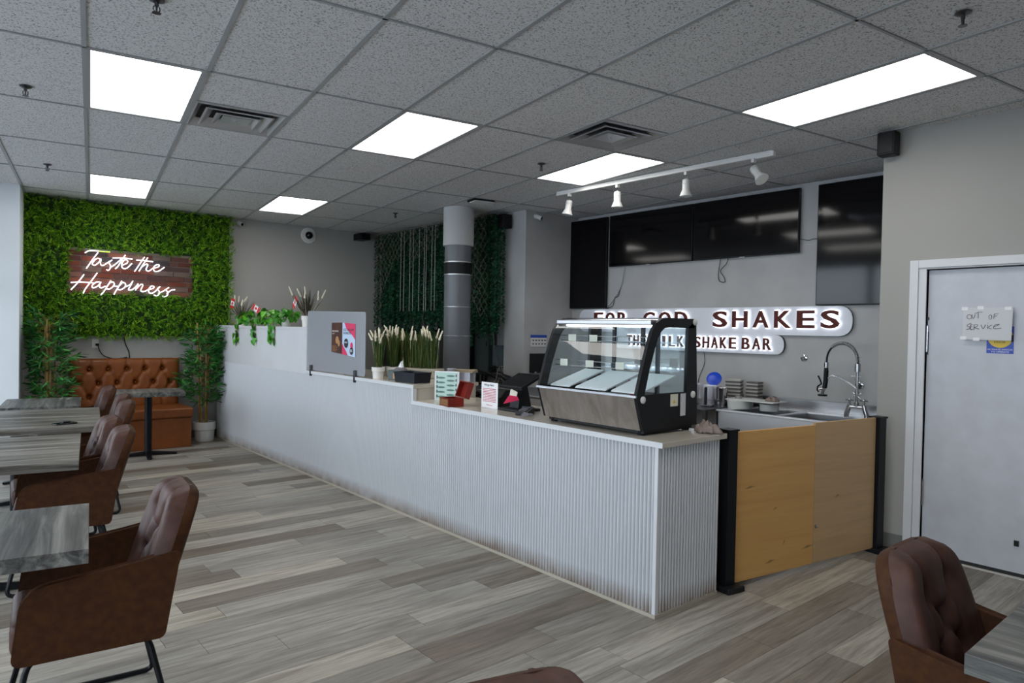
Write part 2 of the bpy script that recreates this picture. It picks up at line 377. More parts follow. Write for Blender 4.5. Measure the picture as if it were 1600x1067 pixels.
def round_poly(pts, r, k=4):
    """closed polygon with rounded corners (2-D or 3-D points)"""
    P = [Vector(p) for p in pts]; n = len(P); o = []
    for i in range(n):
        a = P[i-1]; b = P[i]; c = P[(i+1) % n]; rr = r[i] if isinstance(r, (list, tuple)) else r
        d1 = (a-b); d2 = (c-b); q1 = b+d1.normalized()*min(rr, d1.length*.49); q2 = b+d2.normalized()*min(rr, d2.length*.49)
        if rr <= 0: o.append(b); continue
        for j in range(k+1):
            t = j/k; o.append(q1*(1-t)**2+b*2*t*(1-t)+q2*t*t)
    return o
def text_mb(s, h=None, w=None, depth=.002, offset=0, align='L', space=1.0, font_sy=1.0):
    """text as mesh in its own plane: x right, y up, fitted to width w and height h; returns verts, faces"""
    cu = bpy.data.curves.new('t', 'FONT'); cu.body = s; cu.extrude = depth/2; cu.offset = offset; cu.resolution_u = 3; cu.space_character = space
    o = bpy.data.objects.new('t', cu); COL.objects.link(o); dg = bpy.context.evaluated_depsgraph_get()
    me = bpy.data.meshes.new_from_object(o.evaluated_get(dg)); vs = [v.co.copy() for v in me.vertices]; fs = [tuple(p.vertices) for p in me.polygons]
    bpy.data.objects.remove(o); bpy.data.curves.remove(cu); bpy.data.meshes.remove(me)
    x0 = min(v.x for v in vs); x1 = max(v.x for v in vs); y0 = min(v.y for v in vs); y1 = max(v.y for v in vs)
    sx = w/(x1-x0) if w else None; sy = h/(y1-y0) if h else None
    sx = sx or sy; sy = sy or sx
    for v in vs: v.x = (v.x-x0)*sx; v.y = (v.y-y0)*sy
    return vs, fs
def FX(x, y, z):      # frame of a face that looks toward -X: text x runs toward -Y
    return Matrix(((0, 0, -1, x), (-1, 0, 0, y), (0, 1, 0, z), (0, 0, 0, 1)))
def FY(x, y, z):      # face that looks toward -Y: text x runs toward +X
    return Matrix(((1, 0, 0, x), (0, 0, -1, y), (0, 1, 0, z), (0, 0, 0, 1)))
def text(name, s, F, mt, parent, h=None, w=None, depth=.002, offset=0, space=1.0):
    vs, fs = text_mb(s, h, w, depth, offset, space=space); return MB().add([F @ v for v in vs], fs).build(name, mt, parent)
def pad(name, mt, parent, f, nu, nv, T, dimples, creases=(), edge=6, back=.3, smooth=60, ds=.12):
    """upholstered panel. f(u,v,w)->point, u,v in 0..1, w = height toward the sitter. dimples: (u,v,depth)"""
    def dist(p, a, b):
        ax, ay = a; bx, by = b; dx = bx-ax; dy = by-ay; t = max(0, min(1, ((p[0]-ax)*dx+(p[1]-ay)*dy)/(dx*dx+dy*dy+1e-9)))
        return math.hypot(p[0]-ax-t*dx, p[1]-ay-t*dy)
    A = pad.aspect
    vs = []
    for side in (1, -back):
        for j in range(nv+1):
            for i in range(nu+1):
                u = i/nu; v = j/nv; e = (1-abs(2*u-1)**edge)*(1-abs(2*v-1)**edge); w = T*max(0, e)**.5
                if side == 1:
                    p = (u*A, v)
                    for du, dv, dd in dimples: w -= dd*math.exp(-((p[0]-du*A)**2+(v-dv)**2)/ds**2)
                    for c in creases: w -= c[2]*math.exp(-(dist(p, (c[0][0]*A, c[0][1]), (c[1][0]*A, c[1][1]))/.035)**2)
                vs.append(f(u, v, w*side))
    n = (nu+1)*(nv+1); fs = []
    for j in range(nv):
        for i in range(nu):
            a = j*(nu+1)+i; fs.append((a, a+1, a+nu+2, a+nu+1)); fs.append((n+a, n+a+nu+1, n+a+nu+2, n+a+1))
    return MB().add(vs, fs).build(name, mt, parent, smooth)
pad.aspect = 1.0

NEON=[[(1.403,2.343),(1.434,2.367),(1.479,2.376),(1.544,2.376),(1.665,2.376)],[(1.539,2.36),(1.48,2.265),(1.417,2.155)],[(1.563,2.282),(1.526,2.285),(1.49,2.245),(1.481,2.212),(1.508,2.204),(1.545,2.238),(1.572,2.283),(1.563,2.24),(1.573,2.209),(1.601,2.211),(1.642,2.246),(1.689,2.28)],[(1.689,2.28),(1.656,2.247),(1.671,2.211),(1.669,2.178),(1.648,2.15),(1.629,2.159)],[(1.666,2.184),(1.723,2.231),(1.798,2.312)],[(1.832,2.353),(1.789,2.279),(1.751,2.206),(1.723,2.175)],[(1.694,2.304),(1.798,2.312),(1.91,2.31)],[(1.799,2.226),(1.847,2.251),(1.856,2.284),(1.827,2.293),(1.794,2.247),(1.799,2.193),(1.847,2.191),(1.905,2.255)],[(2.047,2.346),(2.003,2.274),(1.964,2.205),(1.935,2.157)],[(1.954,2.298),(2.043,2.301),(2.143,2.294)],[(2.082,2.341),(2.033,2.254),(1.984,2.163)],[(2.004,2.208),(2.063,2.257),(2.083,2.247),(2.064,2.19),(2.094,2.173),(2.144,2.213)],[(2.144,2.207),(2.205,2.234),(2.215,2.257),(2.184,2.26),(2.149,2.219),(2.164,2.175),(2.215,2.184),(2.276,2.234)],[(1.395,2.085),(1.338,1.992),(1.263,1.894)],[(1.532,2.112),(1.464,2),(1.41,1.912),(1.388,1.859)],[(1.262,1.98),(1.355,1.991),(1.464,1.989),(1.51,1.981)],[(1.556,2.005),(1.519,1.998),(1.482,1.959),(1.483,1.932),(1.519,1.939),(1.556,1.973),(1.57,2.006),(1.556,1.952),(1.575,1.934),(1.621,1.956)],[(1.677,2.029),(1.64,1.957),(1.603,1.891),(1.571,1.846)],[(1.63,1.946),(1.668,2.001),(1.705,2.009),(1.71,1.971),(1.668,1.926),(1.631,1.924)],[(1.796,2.03),(1.763,1.964),(1.734,1.908),(1.711,1.858)],[(1.71,1.961),(1.763,1.964),(1.801,2.009),(1.834,2),(1.83,1.956),(1.782,1.921),(1.753,1.925)],[(1.83,1.956),(1.888,1.992),(1.917,2.038),(1.888,1.97),(1.869,1.926),(1.908,1.928),(1.956,1.974),(1.976,2.008)],[(1.976,2.008),(1.947,1.924)],[(1.952,1.936),(2.006,1.999),(2.03,1.989),(2.006,1.922),(2.046,1.913),(2.096,1.943)],[(2.096,1.938),(2.146,1.957),(2.156,1.98),(2.126,1.984),(2.096,1.938),(2.106,1.899),(2.157,1.907),(2.227,1.984)],[(2.227,1.984),(2.197,1.954),(2.218,1.922),(2.218,1.888),(2.187,1.864),(2.157,1.874)],[(2.208,1.899),(2.259,1.924),(2.331,1.978)],[(2.331,1.978),(2.3,1.948),(2.316,1.915),(2.316,1.881),(2.28,1.855),(2.254,1.867)],[(2.305,1.892),(2.352,1.94),(2.404,1.954)]]
OOS=[[(1.489,1.662),(1.493,1.652),(1.503,1.648),(1.513,1.652),(1.517,1.662),(1.513,1.672),(1.503,1.676),(1.494,1.672),(1.489,1.662)],[(1.486,1.678),(1.487,1.658),(1.479,1.652),(1.471,1.676)],[(1.474,1.682),(1.454,1.691),(1.429,1.694)],[(1.453,1.69),(1.453,1.652)],[(1.376,1.66),(1.379,1.65),(1.384,1.646),(1.391,1.65),(1.393,1.66),(1.391,1.67),(1.385,1.674),(1.379,1.67),(1.376,1.66)],[(1.364,1.678),(1.366,1.648)],[(1.367,1.678),(1.341,1.683)],[(1.365,1.664),(1.347,1.668)],[(1.492,1.619),(1.51,1.61),(1.515,1.6),(1.5,1.595),(1.501,1.583),(1.518,1.578)],[(1.481,1.611),(1.493,1.609),(1.494,1.577),(1.481,1.581)],[(1.493,1.595),(1.484,1.597)],[(1.474,1.609),(1.475,1.573)],[(1.474,1.609),(1.456,1.611),(1.459,1.597),(1.474,1.591),(1.445,1.581)],[(1.435,1.609),(1.423,1.582),(1.41,1.611)],[(1.398,1.609),(1.399,1.582)],[(1.398,1.622),(1.396,1.619)],[(1.375,1.609),(1.388,1.601),(1.391,1.588),(1.375,1.582)],[(1.362,1.598),(1.339,1.608),(1.336,1.614),(1.352,1.611),(1.365,1.598),(1.361,1.584),(1.322,1.588)]]

# ================================================================== SETTING
def S(o): return tag(o, kind='structure')
# ---- floor: planks 0.178 x 1.22 along x
floor = S(MB().box((-3.2, -3.3, -.06), (6.6, 9.9, -.004)).build('floor', 'black_gap'))
near = []; far = MB()
PW = .178; PLN = 1.22; y0 = 1.313-PW*26
def plank_vs(x0, x1, ya): return (x0+.0012, ya+.0009, -.0039), (x1-.0012, ya+PW-.0009, 0)
cells = []
for r in range(0, 76):
    ya = y0+r*PW; off = R_.uniform(0, PLN)
    for c in range(-1, 9):
        x0 = -3.2+off+c*PLN; x1 = x0+PLN; x0 = max(x0, -3.2); x1 = min(x1, 6.5)
        if x1-x0 < .05 or ya > 9.75: continue
        cells.append((x0, x1, ya))
def in_view(x, y):
    v = Vector((x, y, -HC)); d = v.dot(cD)
    if d < .5: return None
    u = 800+1069*v.dot(cR)/d; w_ = 533-1069*v.dot(cU)/d
    return d if (-40 < u < 1640 and w_ < 1110) else None
score = []
for q in cells:
    ds = [in_view(x, q[2]+.09) for x in (q[0], (q[0]+q[1])/2, q[1])]; ds = [d for d in ds if d]
    hid = q[0] > 2.95 and q[2] > 2.2
    score.append((min(ds) if ds and not hid else 99, q))
score.sort(key=lambda t: t[0])
full = MB().box((-.6088, -.0881, -.0039), (.6088, .0881, 0)).build('plank', 'plank', floor)
first = True; npl = 0
for sc_, q in score:
    if sc_ < 99 and npl < 290:
        L_ = q[1]-q[0]
        o = full if first else full.copy()
        if not first: COL.objects.link(o)
        first = False; o.location = ((q[0]+q[1])/2, q[2]+PW/2, 0); o.scale = (L_/1.22, 1, 1); npl += 1
    else:
        a, b = plank_vs(*q); far.box(a, b)
tag(far.build('plank_field', 'plank', floor), kind='stuff')
# concrete ground outside the windows, pale to bounce daylight in
S(MB().box((-30, -14, -.3), (-2.4, 22, -.12)).build('ground_outside', 'pale_concrete', loc=(0, 0, 0), rotz=0))
# ---- ceiling: grid turned by PHI; origin of the grid
TX, TY = -.0398, 3.1171
ceil = S(MB().box((-3.4, -4.5, 3.12), (6.2, 12.5, 3.16)).build('ceiling', 'wall_grey', loc=(0, 0, 0), rotz=-PHI))
LIGHTS = {(0, 1), (0, 4), (3, 1), (3, 4), (6, 1), (6, -1), (0, -2), (3, -2)}  # the last pair are unseen panels added to light the room
DIFF = {(1, 1), (5, 0)}
tile = MB().box((-.296, -.601, 0), (.296, .601, .014)).build('ceiling_tile', 'tile', ceil, bevel=0)
half = MB().box((-.296, -.296, 0), (.296, .296, .014)).build('ceiling_tile', 'tile', ceil)
uf = [True, True]
def inroom(i, j):
    p = g2b(TX+(i+.5)*.61, TY+(j+.5)*1.22); return p.x < 7.0 and p.y < 10.8 and TX+(i+1)*.61 > -1.5 and p.y > -3.9
ntile = 0
for i in range(-3, 12):
    for j in range(-6, 8):
        if not inroom(i, j) or (i, j) in LIGHTS: continue
        if (i, j) in DIFF: base, k, y = half, 1, TY+j*1.22+.305
        else: base, k, y = tile, 0, TY+(j+.5)*1.22
        o = base if uf[k] else base.copy()
        if not uf[k]: COL.objects.link(o)
        uf[k] = False; o.location = (TX+(i+.5)*.61, y, ZC+.005); ntile += 1
def rail(x0, y0_, x1, y1, w_):
    b = MB(); b.box((min(x0, x1)-(w_ if x0 == x1 else 0), min(y0_, y1)-(w_ if y0_ == y1 else 0), ZC-.001), (max(x0, x1)+(w_ if x0 == x1 else 0), max(y0_, y1)+(w_ if y0_ == y1 else 0), ZC+.0045))
    return b.build('ceiling_rail', 'rail', ceil)
for i in range(-2, 12): rail(TX+i*.61, -4, TX+i*.61, 12, .012)
for j in range(-5, 8): rail(-2, TY+j*1.22, 6.2, TY+j*1.22, .0075)
for (i, j) in DIFF: rail(TX+i*.61, TY+(j+.5)*1.22, TX+(i+1)*.61, TY+(j+.5)*1.22, .0075)
names = {(0, 1): 'large bright ceiling light panel nearest the leafy wall sign, over the dining tables', (0, 4): 'small looking bright ceiling panel directly before the leafy wall', (3, 1): 'bright ceiling panel between the two air diffusers, in the middle of the ceiling',
         (3, 4): 'far bright ceiling panel close to the back wall beside the white dome camera', (6, 1): 'bright ceiling panel beside the white spotlight track', (6, -1): 'long bright ceiling panel near the door wall and black corner speaker',
         (0, -2): 'added ceiling panel out of view over the entrance end of the window side', (3, -2): 'added ceiling panel out of view over the entrance end, middle row'}
for (i, j) in sorted(LIGHTS):
    p = g2b(TX+(i+.5)*.61, TY+(j+.5)*1.22, ZC)
    t = thing('ceiling_light', names[(i, j)], 'ceiling light', p, -PHI, 'recessed light panels')
    f = MB()
    for a, b in (((-.297, -.602, 0), (-.275, .602, .02)), ((.275, -.602, 0), (.297, .602, .02)), ((-.275, -.602, 0), (.275, -.58, .02)), ((-.275, .58, 0), (.275, .602, .02))): f.box(a, b)
    f.build('frame', 'rail', t)
    MB().box((-.275, -.58, .008), (.275, .58, .014)).build('diffuser_sheet', 'light_panel', t)
    MB().box((-.29, -.59, .03), (.29, .59, .09)).build('housing', 'white_metal', t)
for (i, j), lab in (((1, 1), 'square metal air diffuser beside the large bright panel over the tables'), ((5, 0), 'square metal air diffuser over the counter near the spotlight track')):
    p = g2b(TX+(i+.5)*.61, TY+(j+.75)*1.22, ZC)
    t = thing('air_diffuser', lab, 'air vent', p, -PHI, 'ceiling air diffusers')
    for k, (r0, r1, z0, z1) in enumerate(((.295, .25, 0, .045), (.225, .17, -.006, .035), (.15, .105, -.01, .02))):
        b = MB(); vs = []
        for r, z in ((r0, z0), (r1, z1), (r1-.012, z1), (r0-.014, z0-.004)): vs += [(-r, -r, z), (r, -r, z), (r, r, z), (-r, r, z)]
        b.add(vs, [(a*4+c, a*4+(c+1) % 4, ((a+1) % 4)*4+(c+1) % 4, ((a+1) % 4)*4+c) for a in range(4) for c in range(4)])
        b.build('louvre_ring', 'vent_metal', t)
    MB().box((-.095, -.095, -.008), (.095, .095, .004)).cyl((0, 0, -.012), (0, 0, -.006), .012).build('centre_plate', 'vent_metal', t)
    MB().box((-.296, -.296, .05), (.296, .296, .058)).build('throat', 'black_gap', t)
# ---- walls
S(MB().box((-1.0, 9.7, -.02), (6.6, 9.85, 3.12)).build('wall_back', 'wall_back_paint'))
S(MB().box((5.26, -3.3, -.02), (5.40, .74, 3.12)).box((5.26, 1.764, -.02), (5.40, 2.07, 3.12)).box((5.26, .74, 1.99), (5.40, 1.764, 3.12)).build('wall_right', 'wall_warm'))
S(MB().box((5.40, 1.93, -.02), (6.5, 2.07, 3.12)).build('wall_return', 'wall_grey'))
S(MB().box((6.36, 2.07, -.02), (6.5, 6.30, 2.945)).box((6.44, 2.07, 2.94), (6.5, 6.3, 3.12)).build('wall_screens', 'wall_grey'))
S(MB().box((5.53, 6.29, -.02), (6.5, 6.67, 3.12)).build('wall_pillar', 'wall_grey'))
S(MB().box((6.05, 6.67, -.02), (6.5, 9.7, 3.12)).build('wall_service', 'wall_grey'))
S(MB().box((-3.4, -3.45, -.02), (5.4, -3.3, 3.12)).build('wall_front', 'rear_wall'))
# window wall (turned) and its pier at the far end
S(MB().box((-1.75, 9.12, -.02), (-.66, 11.2, 3.12)).build('wall_left_pier', 'wall_pale', loc=(0, 0, 0), rotz=-PHI))
wl = S(MB().box((-1.45, -3.9, -.02), (-1.33, 9.12, .12)).box((-1.45, -3.9, 2.86), (-1.33, 9.12, 3.12)).build('wall_left', 'wall_pale', loc=(0, 0, 0), rotz=-PHI))
ys = [-3.9+i*1.302 for i in range(11)]
for i in range(10):
    a, b = ys[i], ys[i+1]
    if i < 2:  # unseen bays walled shut to cut light on the counter's end face
        S(MB().box((-1.45, a, .12), (-1.33, b, 2.86)).build('wall_left_light_block', 'wall_grey', loc=(0, 0, 0), rotz=-PHI)); continue
    wn = S(MB().box((-1.43, a, .12), (-1.35, a+.05, 2.86)).box((-1.43, b-.05, .12), (-1.35, b, 2.86)).box((-1.43, a+.05, .12), (-1.35, b-.05, .17)).box((-1.43, a+.05, 2.81), (-1.35, b-.05, 2.86)).box((-1.43, a+.05, 2.02), (-1.35, b-.05, 2.07)).build('window_%d' % (i-1), 'frame_dark', loc=(0, 0, 0), rotz=-PHI))
    MB().box((-1.392, a+.05, .17), (-1.388, b-.05, 2.02)).build('pane', 'window_glass', wn); MB().box((-1.392, a+.05, 2.07), (-1.388, b-.05, 2.81)).build('pane', 'window_glass', wn)
# baseboards
S(MB().box((.9, 9.685, 0), (6.0, 9.7, .10)).build('baseboard_back', 'baseboard_grey'))
S(MB().box((5.245, 1.87, 0), (5.26, 2.07, .11)).box((5.245, -3.3, 0), (5.26, .6, .11)).build('baseboard_right', 'baseboard_grey'))
# door with frame on the right wall
dr = S(MB().box((5.283, .745, .028), (5.32, 1.760, 1.984)).build('door_1', 'door_paint'))
MB().box((5.285, .75, .003), (5.318, 1.754, .028)).build('door_gap_shade', 'black_gap', dr)  # black strip stands in for the shade in the gap under the door
MB().cyl((5.283, .84, 1.02), (5.235, .84, 1.02), .012).tube([(5.24, .84, 1.02), (5.235, .95, 1.02)], .01).build('door_handle', 'chrome', dr)
MB().box((5.272, 1.2, .20), (5.283, 1.225, .235)).build('kick_latch', 'black_metal', dr)
hs = MB()
for z0, z1 in ((1.42, 1.60), (.35, .53)): hs.box((5.268, 1.753, z0), (5.283, 1.768, z1))
hs.build('hinge', 'chrome', dr)
MB().box((5.279, 1.750, 1.64), (5.283, 1.757, 1.66)).box((5.279, 1.751, 1.40), (5.283, 1.756, 1.56)).build('edge_label', 'ink', dr)
S(MB().box((5.238, 1.813, 0), (5.26, 1.868, 2.055)).box((5.238, .636, 0), (5.26, .691, 2.055)).box((5.238, .691, 2.0), (5.26, 1.813, 2.055))
  .box((5.248, 1.764, 0), (5.40, 1.813, 2.0)).box((5.248, .691, 0), (5.40, .74, 2.0)).box((5.248, .74, 1.99), (5.40, 1.764, 2.0))
  .box((5.32, .74, 0), (5.335, .76, 1.99)).box((5.32, 1.744, 0), (5.335, 1.764, 1.99)).build('trim_1', 'trim_paint', bevel=.003))
S(MB().box((5.25, .74, 0), (5.42, 1.764, .004)).build('trim_2', 'quartz_edge'))
S(MB().box((5.395, .6, -.02), (5.42, 1.9, 2.1)).build('wall_behind_door', 'black_gap'))
# right-hand wall cornice strip
# ---- small ceiling fittings
def sprinkler(x, y, lab):
    t = thing('sprinkler_head', lab, 'sprinkler', (x, y, ZC), 0, 'pendant fire sprinklers')
    MB().lathe([(.034, 0), (.034, -.004), (.02, -.010), (.014, -.012)], n=16).build('escutcheon', 'dark_steel', t)
    b = MB().cyl((0, 0, -.01), (0, 0, -.03), .009); b.tube([(-.012, 0, -.03), (-.014, 0, -.045), (-.004, 0, -.058)], .003, 5); b.tube([(.012, 0, -.03), (.014, 0, -.045), (.004, 0, -.058)], .003, 5); b.cyl((0, 0, -.03), (0, 0, -.058), .004)
    b.build('frame_arms', 'dark_steel', t)
    MB().cyl((0, 0, -.058), (0, 0, -.060), .019, n=14).build('deflector', 'dark_steel', t)
for a in ((4.086, 4.457, 'sprinkler head between the middle light panel and the spotlight track'), (4.525, 7.679, 'sprinkler head before the vine curtain near the round duct'), (.824, 7.728, 'sprinkler head on the window side near the leafy wall'),
          (.445, 5.263, 'sprinkler head on the window side beside the large light panel'), (3.531, 1.07, 'large looking sprinkler head near the long light panel by the door'), (.774, 3.44, 'sprinkler head in the ceiling tile before the large light panel')): sprinkler(*a)
t = thing('ceiling_sensor', 'flat white ceiling sensor box above the spotlight track end by the duct', 'sensor', (4.76, 6.2, ZC), -.2)
MB().box((-.13, -.09, -.02), (.13, .09, 0)).build('mount_plate', 'black_plastic', t, bevel=.004)
MB().box((-.12, -.10, -.036), (.14, .05, -.02)).build('cover', 'white_plastic', t, bevel=.008)
# track with four spots
t = thing('spotlight_track', 'white ceiling track with power feed box holding four small spotlights', 'track light', (0, 0, 0))
a = Vector((5.03, 5.23, 0)); b = Vector((5.07, 2.83, 0)); d = (b-a).normalized(); ang = math.atan2(d.y, d.x); Ln = (b-a).length
T = Matrix.Translation((a.x, a.y, 0)) @ Matrix.Rotation(ang, 4, 'Z')
MB().box((0, -.018, ZC-.045), (Ln, .018, ZC-.02), T).box((0, -.012, ZC-.02), (Ln, .012, ZC-.002), T).build('rail_bar', 'white_metal', t, bevel=.003)
MB().box((Ln-.14, -.022, ZC-.052), (Ln+.02, .022, ZC-.012), T).build('feed_box', 'white_metal', t, bevel=.004)
spots = [(.18, (-.10, .12, -1), 'leftmost'), (.82, (.0, .0, -1), 'second from the left'), (1.60, (0, 0, -1), 'third from the left'), (2.24, (-.15, -.62, -.75), 'rightmost, tilted')]
for s_, dr_, lab in spots:
    q = T @ Vector((s_, 0, ZC-.045)); t2 = thing('track_spotlight', 'white track spotlight above the wall screens, %s of the four' % lab, 'spotlight', q, 0, 'white track spotlights')
    dv = Vector(dr_).normalized(); p0 = Vector((0, 0, -.075))
    MB().box((-.02, -.013, -.03), (.02, .013, 0)).build('adapter', 'white_metal', t2, bevel=.003)
    MB().tube([(0, 0, -.03), (.012, .012, -.045), (.0, .02, -.06), tuple(p0)], .004, 6).tube([(0, 0, -.03), (-.012, -.012, -.05), tuple(p0)], .004, 6).build('bracket', 'chrome', t2)
    rot = Vector((0, 0, -1)).rotation_difference(dv).to_matrix().to_4x4(); TT = Matrix.Translation(p0) @ rot
    MB().lathe([(.012, .012), (.030, .004), (.033, 0), (.033, -.085), (.040, -.10), (.054, -.135), (.056, -.142), (.05, -.142)], n=24, T=TT).build('lamp_body', 'white_metal', t2, 50)
    MB().lathe([(.046, -.139), (.03, -.132), (.01, -.130)], n=20, T=TT).build('reflector', 'chrome', t2, 50)
    rr = MB(); 
    rr.tube([TT @ Vector((.035*math.cos(q2*PI/6), .035*math.sin(q2*PI/6), -.03)) for q2 in range(12)], .0035, 5, True); rr.build('trim_ring', 'white_metal', t2)
# speakers, cameras, dome
def speaker(x, y, z, sx, sy, sz, lab, rot=0):
    t = thing('wall_speaker', lab, 'speaker', (x, y, z), rot, 'black wall speakers')
    MB().box((-sx/2, -sy/2, -sz/2), (sx/2, sy/2, sz/2)).build('cabinet', 'black_plastic', t, bevel=.008)
    MB().box((-sx/2-.006, -sy/2+.012, -sz/2+.012), (-sx/2, sy/2-.012, sz/2-.012)).build('grille', 'black_metal', t, bevel=.003)
    MB().box((sx/2, -.02, -.03), (sx/2+.03, .02, .03)).build('bracket', 'black_metal', t)
speaker(5.18, 2.01, 2.885, .10, .12, .165, 'black speaker at the corner of the door wall under the ceiling')
speaker(5.43, 6.60, 2.86, .14, .16, .17, 'black speaker beside the pillar and the vine curtain')
speaker(5.06, 9.58, 2.90, .26, .16, .10, 'black speaker on the back wall at the edge of the vine curtain', PI/2)
def bullet(x, y, z, d, lab):
    t = thing('security_camera', lab, 'camera', (x, y, z), 0, 'small white wall cameras'); d = Vector(d).normalized()
    MB().cyl((0, 0, 0), (0, -.02, 0), .028, n=16).cyl((0, -.02, 0), (0, -.045, -.01), .010).build('mount', 'white_plastic', t, 50)
    c = Vector((0, -.05, -.015)); MB().cyl(c-d*.03, c+d*.05, .026, n=16).build('body', 'white_plastic', t, 50)
    MB().cyl(c+d*.05, c+d*.053, .021, n=16).build('lens', 'black_plastic', t)
bullet(3.24, 9.7, 2.925, (.3, -1, -.35), 'small white camera on the back wall at the upper corner of the leafy wall')
bullet(5.68, 6.29, 2.925, (.55, -1, -.5), 'small white camera on the pillar face beside the first screen')
t = thing('dome_sensor', 'white half dome camera high on the grey back wall', 'camera', (4.25, 9.7, 2.855))
Tm = Matrix.Rotation(PI/2, 4, 'X')
MB().lathe([(.075, 0), (.075, .012), (.06, .02)], n=24, T=Tm).build('base_ring', 'white_plastic', t, 50)
MB().lathe([(.056, .02), (.052, .045), (.038, .066), (.02, .077), (.004, .08)], n=20, T=Tm).build('dome', 'tv_screen', t, 60)
MB().lathe([(.118, 0), (.112, .012), (.085, .018)], n=24, T=Tm).build('back_plate', 'white_plastic', t, 50)
# round duct / column
t = thing('round_column', 'grey round column wrapped white at the top with a black band', 'column', (4.89, 6.8, 0))
MB().lathe([(.165, 0), (.165, .02)], n=40).lathe([(.163, .02), (.163, 2.53)], n=40).build('shaft', 'duct_grey', t, 40)
MB().lathe([(.183, 2.52), (.186, 2.53), (.186, ZC), (.18, ZC)], n=40).build('white_wrap', 'duct_white', t, 40)
MB().lathe([(.168, 2.17), (.168, 2.32)], n=40).build('black_band', 'black_plastic', t, 40)
rg = MB()
for z, h in ((2.165, .012), (2.315, .012), (1.778, .006), (1.43, .006)): rg.lathe([(.1705, z), (.1705, z+h)], n=40)
rg.build('metal_ring', 'silver_line', t, 40)
# ================================================================== COUNTER
X0, X1 = 2.93, 3.505
ct = thing('service_counter', 'long white ribbed service counter stepping up from low to high toward the leafy wall', 'counter', (0, 0, 0))
MB().box((X0+.036, 2.278, 0), (X1-.02, 4.655, .911)).build('low_body', 'counter_body', ct)
MB().box((X0+.036, 4.66, 0), (3.56, 9.56, 1.036)).build('middle_body', 'counter_body', ct)
def ribs(p0, p1, z0, z1, nrm, name='ribbed_cladding'):
    """fluted sheet of half-round ribs, pitch 26 mm"""
    p0 = Vector(p0); p1 = Vector(p1); L = (p1-p0).length; n = round(L/.026); d = (p1-p0)/n; nv = Vector(nrm); b = MB(); vs = []; prof = []; TS = [(0, .001), (.01, -.02), (.20, -.02), (.21, .001)]+[(.21+.79*q/6, .001+.015*math.sin(PI*q/6)**.7) for q in range(1, 6)]
    for i in range(n):
        for t, h in TS: prof.append(p0+d*(i+t)+nv*h)
    prof.append(p1)
    for p in prof: vs += [(p.x, p.y, z0), (p.x, p.y, z1)]
    b.add(vs, [(2*i, 2*i+2, 2*i+3, 2*i+1) for i in range(len(prof)-1)])
    return b.build(name, 'ribs', ct, 75)
ribs((X0+.011, 4.66, 0), (X0+.011, 2.262, 0), .018, .911, (-1, 0, 0))
ribs((X0+.011, 9.55, 0), (X0+.011, 4.66, 0), .018, 1.036, (-1, 0, 0))
ribs((X0+.03, 2.251, 0), (X1-.005, 2.251, 0), .018, .911, (0, -1, 0))
MB().box((X0-.006, 2.235, 0), (X0+.012, 9.56, .018)).box((X0+.012, 2.235, 0), (X1, 2.252, .018)).build('base_trim', 'counter_body', ct)
MB().box((X0-.002, 2.238, .018), (X0+.03, 2.262, .911)).box((X1-.012, 2.24, .018), (X1, 2.262, .911)).build('corner_strip', 'trim_paint', ct, bevel=.003)
MB().box((X0-.012, 2.205, .911), (X1+.02, 4.66, .941)).build('low_worktop', 'quartz', ct, bevel=.0025)
MB().box((X0-.012, 4.635, 1.036), (3.57, 6.70, 1.066)).build('middle_worktop', 'quartz', ct, bevel=.0025)
MB().box((X0+.02, 4.648, .941), (3.55, 4.662, 1.036)).build('step_riser', 'quartz', ct)
MB().box((X0-.013, 4.638, .911), (X0+.02, 4.664, 1.036)).box((X0-.0135, 2.204, .9115), (X0-.0115, 4.64, .9405)).box((X0-.0135, 4.634, 1.0365), (X0-.0115, 6.7, 1.0655)).build('trim_and_daylit_edge', 'trim_paint', ct)  # step trim; the long strips paint daylight onto the worktop front edges
MB().box((X0-.004, 6.70, 1.028), (3.35, 9.56, 1.475)).build('high_panel', 'panel_white', ct, bevel=.002)
MB().box((X0-.010, 6.68, 1.475), (3.38, 9.57, 1.505)).build('high_worktop', 'panel_white', ct, bevel=.003)
MB().box((X0-.008, 6.676, 1.066), (X0+.03, 6.702, 1.475)).build('panel_edge', 'trim_paint', ct)
# ---- acrylic screen on the counter edge
t = thing('acrylic_screen', 'rounded grey acrylic screen clamped on the counter edge with a poster taped to it', 'screen', (0, 0, 0))
rp = round_poly([(5.465, 1.075), (6.69, 1.075), (6.69, 1.672), (5.465, 1.652)], .03)
MB().prism([(p.x, p.y) for p in rp], 2.935, 2.94, 'x').build('sheet', 'screen_acrylic', t, bevel=.001, seg=1)
for y in (6.57, 5.63): MB().box((2.915, y-.018, 1.015), (2.932, y+.018, 1.125)).box((2.941, y-.018, 1.07), (2.958, y+.018, 1.125)).box((2.915, y-.018, 1.02), (2.958, y+.018, 1.034)).build('clamp', 'dark_steel', t, bevel=.003)
t = thing('menu_poster', 'brown and pink dessert poster with two panels taped on the acrylic screen', 'poster', (0, 0, 0))
X = 2.931
def ppoly(name, mt, pts, x=X, d=.0012): return MB().prism(pts, x-d, x, 'x').build(name, mt, t)
ppoly('brown_panel', 'poster_brown', [(6.125, 1.275), (5.905, 1.262), (5.905, 1.556), (6.125, 1.553)])
ppoly('pale_panel', 'poster_sky', [(5.900, 1.261), (5.645, 1.240), (5.645, 1.545), (5.900, 1.556)])
ppoly('pink_shape', 'poster_pink', [(5.86, 1.554), (5.645, 1.545), (5.645, 1.40), (5.70, 1.44), (5.76, 1.47), (5.82, 1.50)], X-.0013)
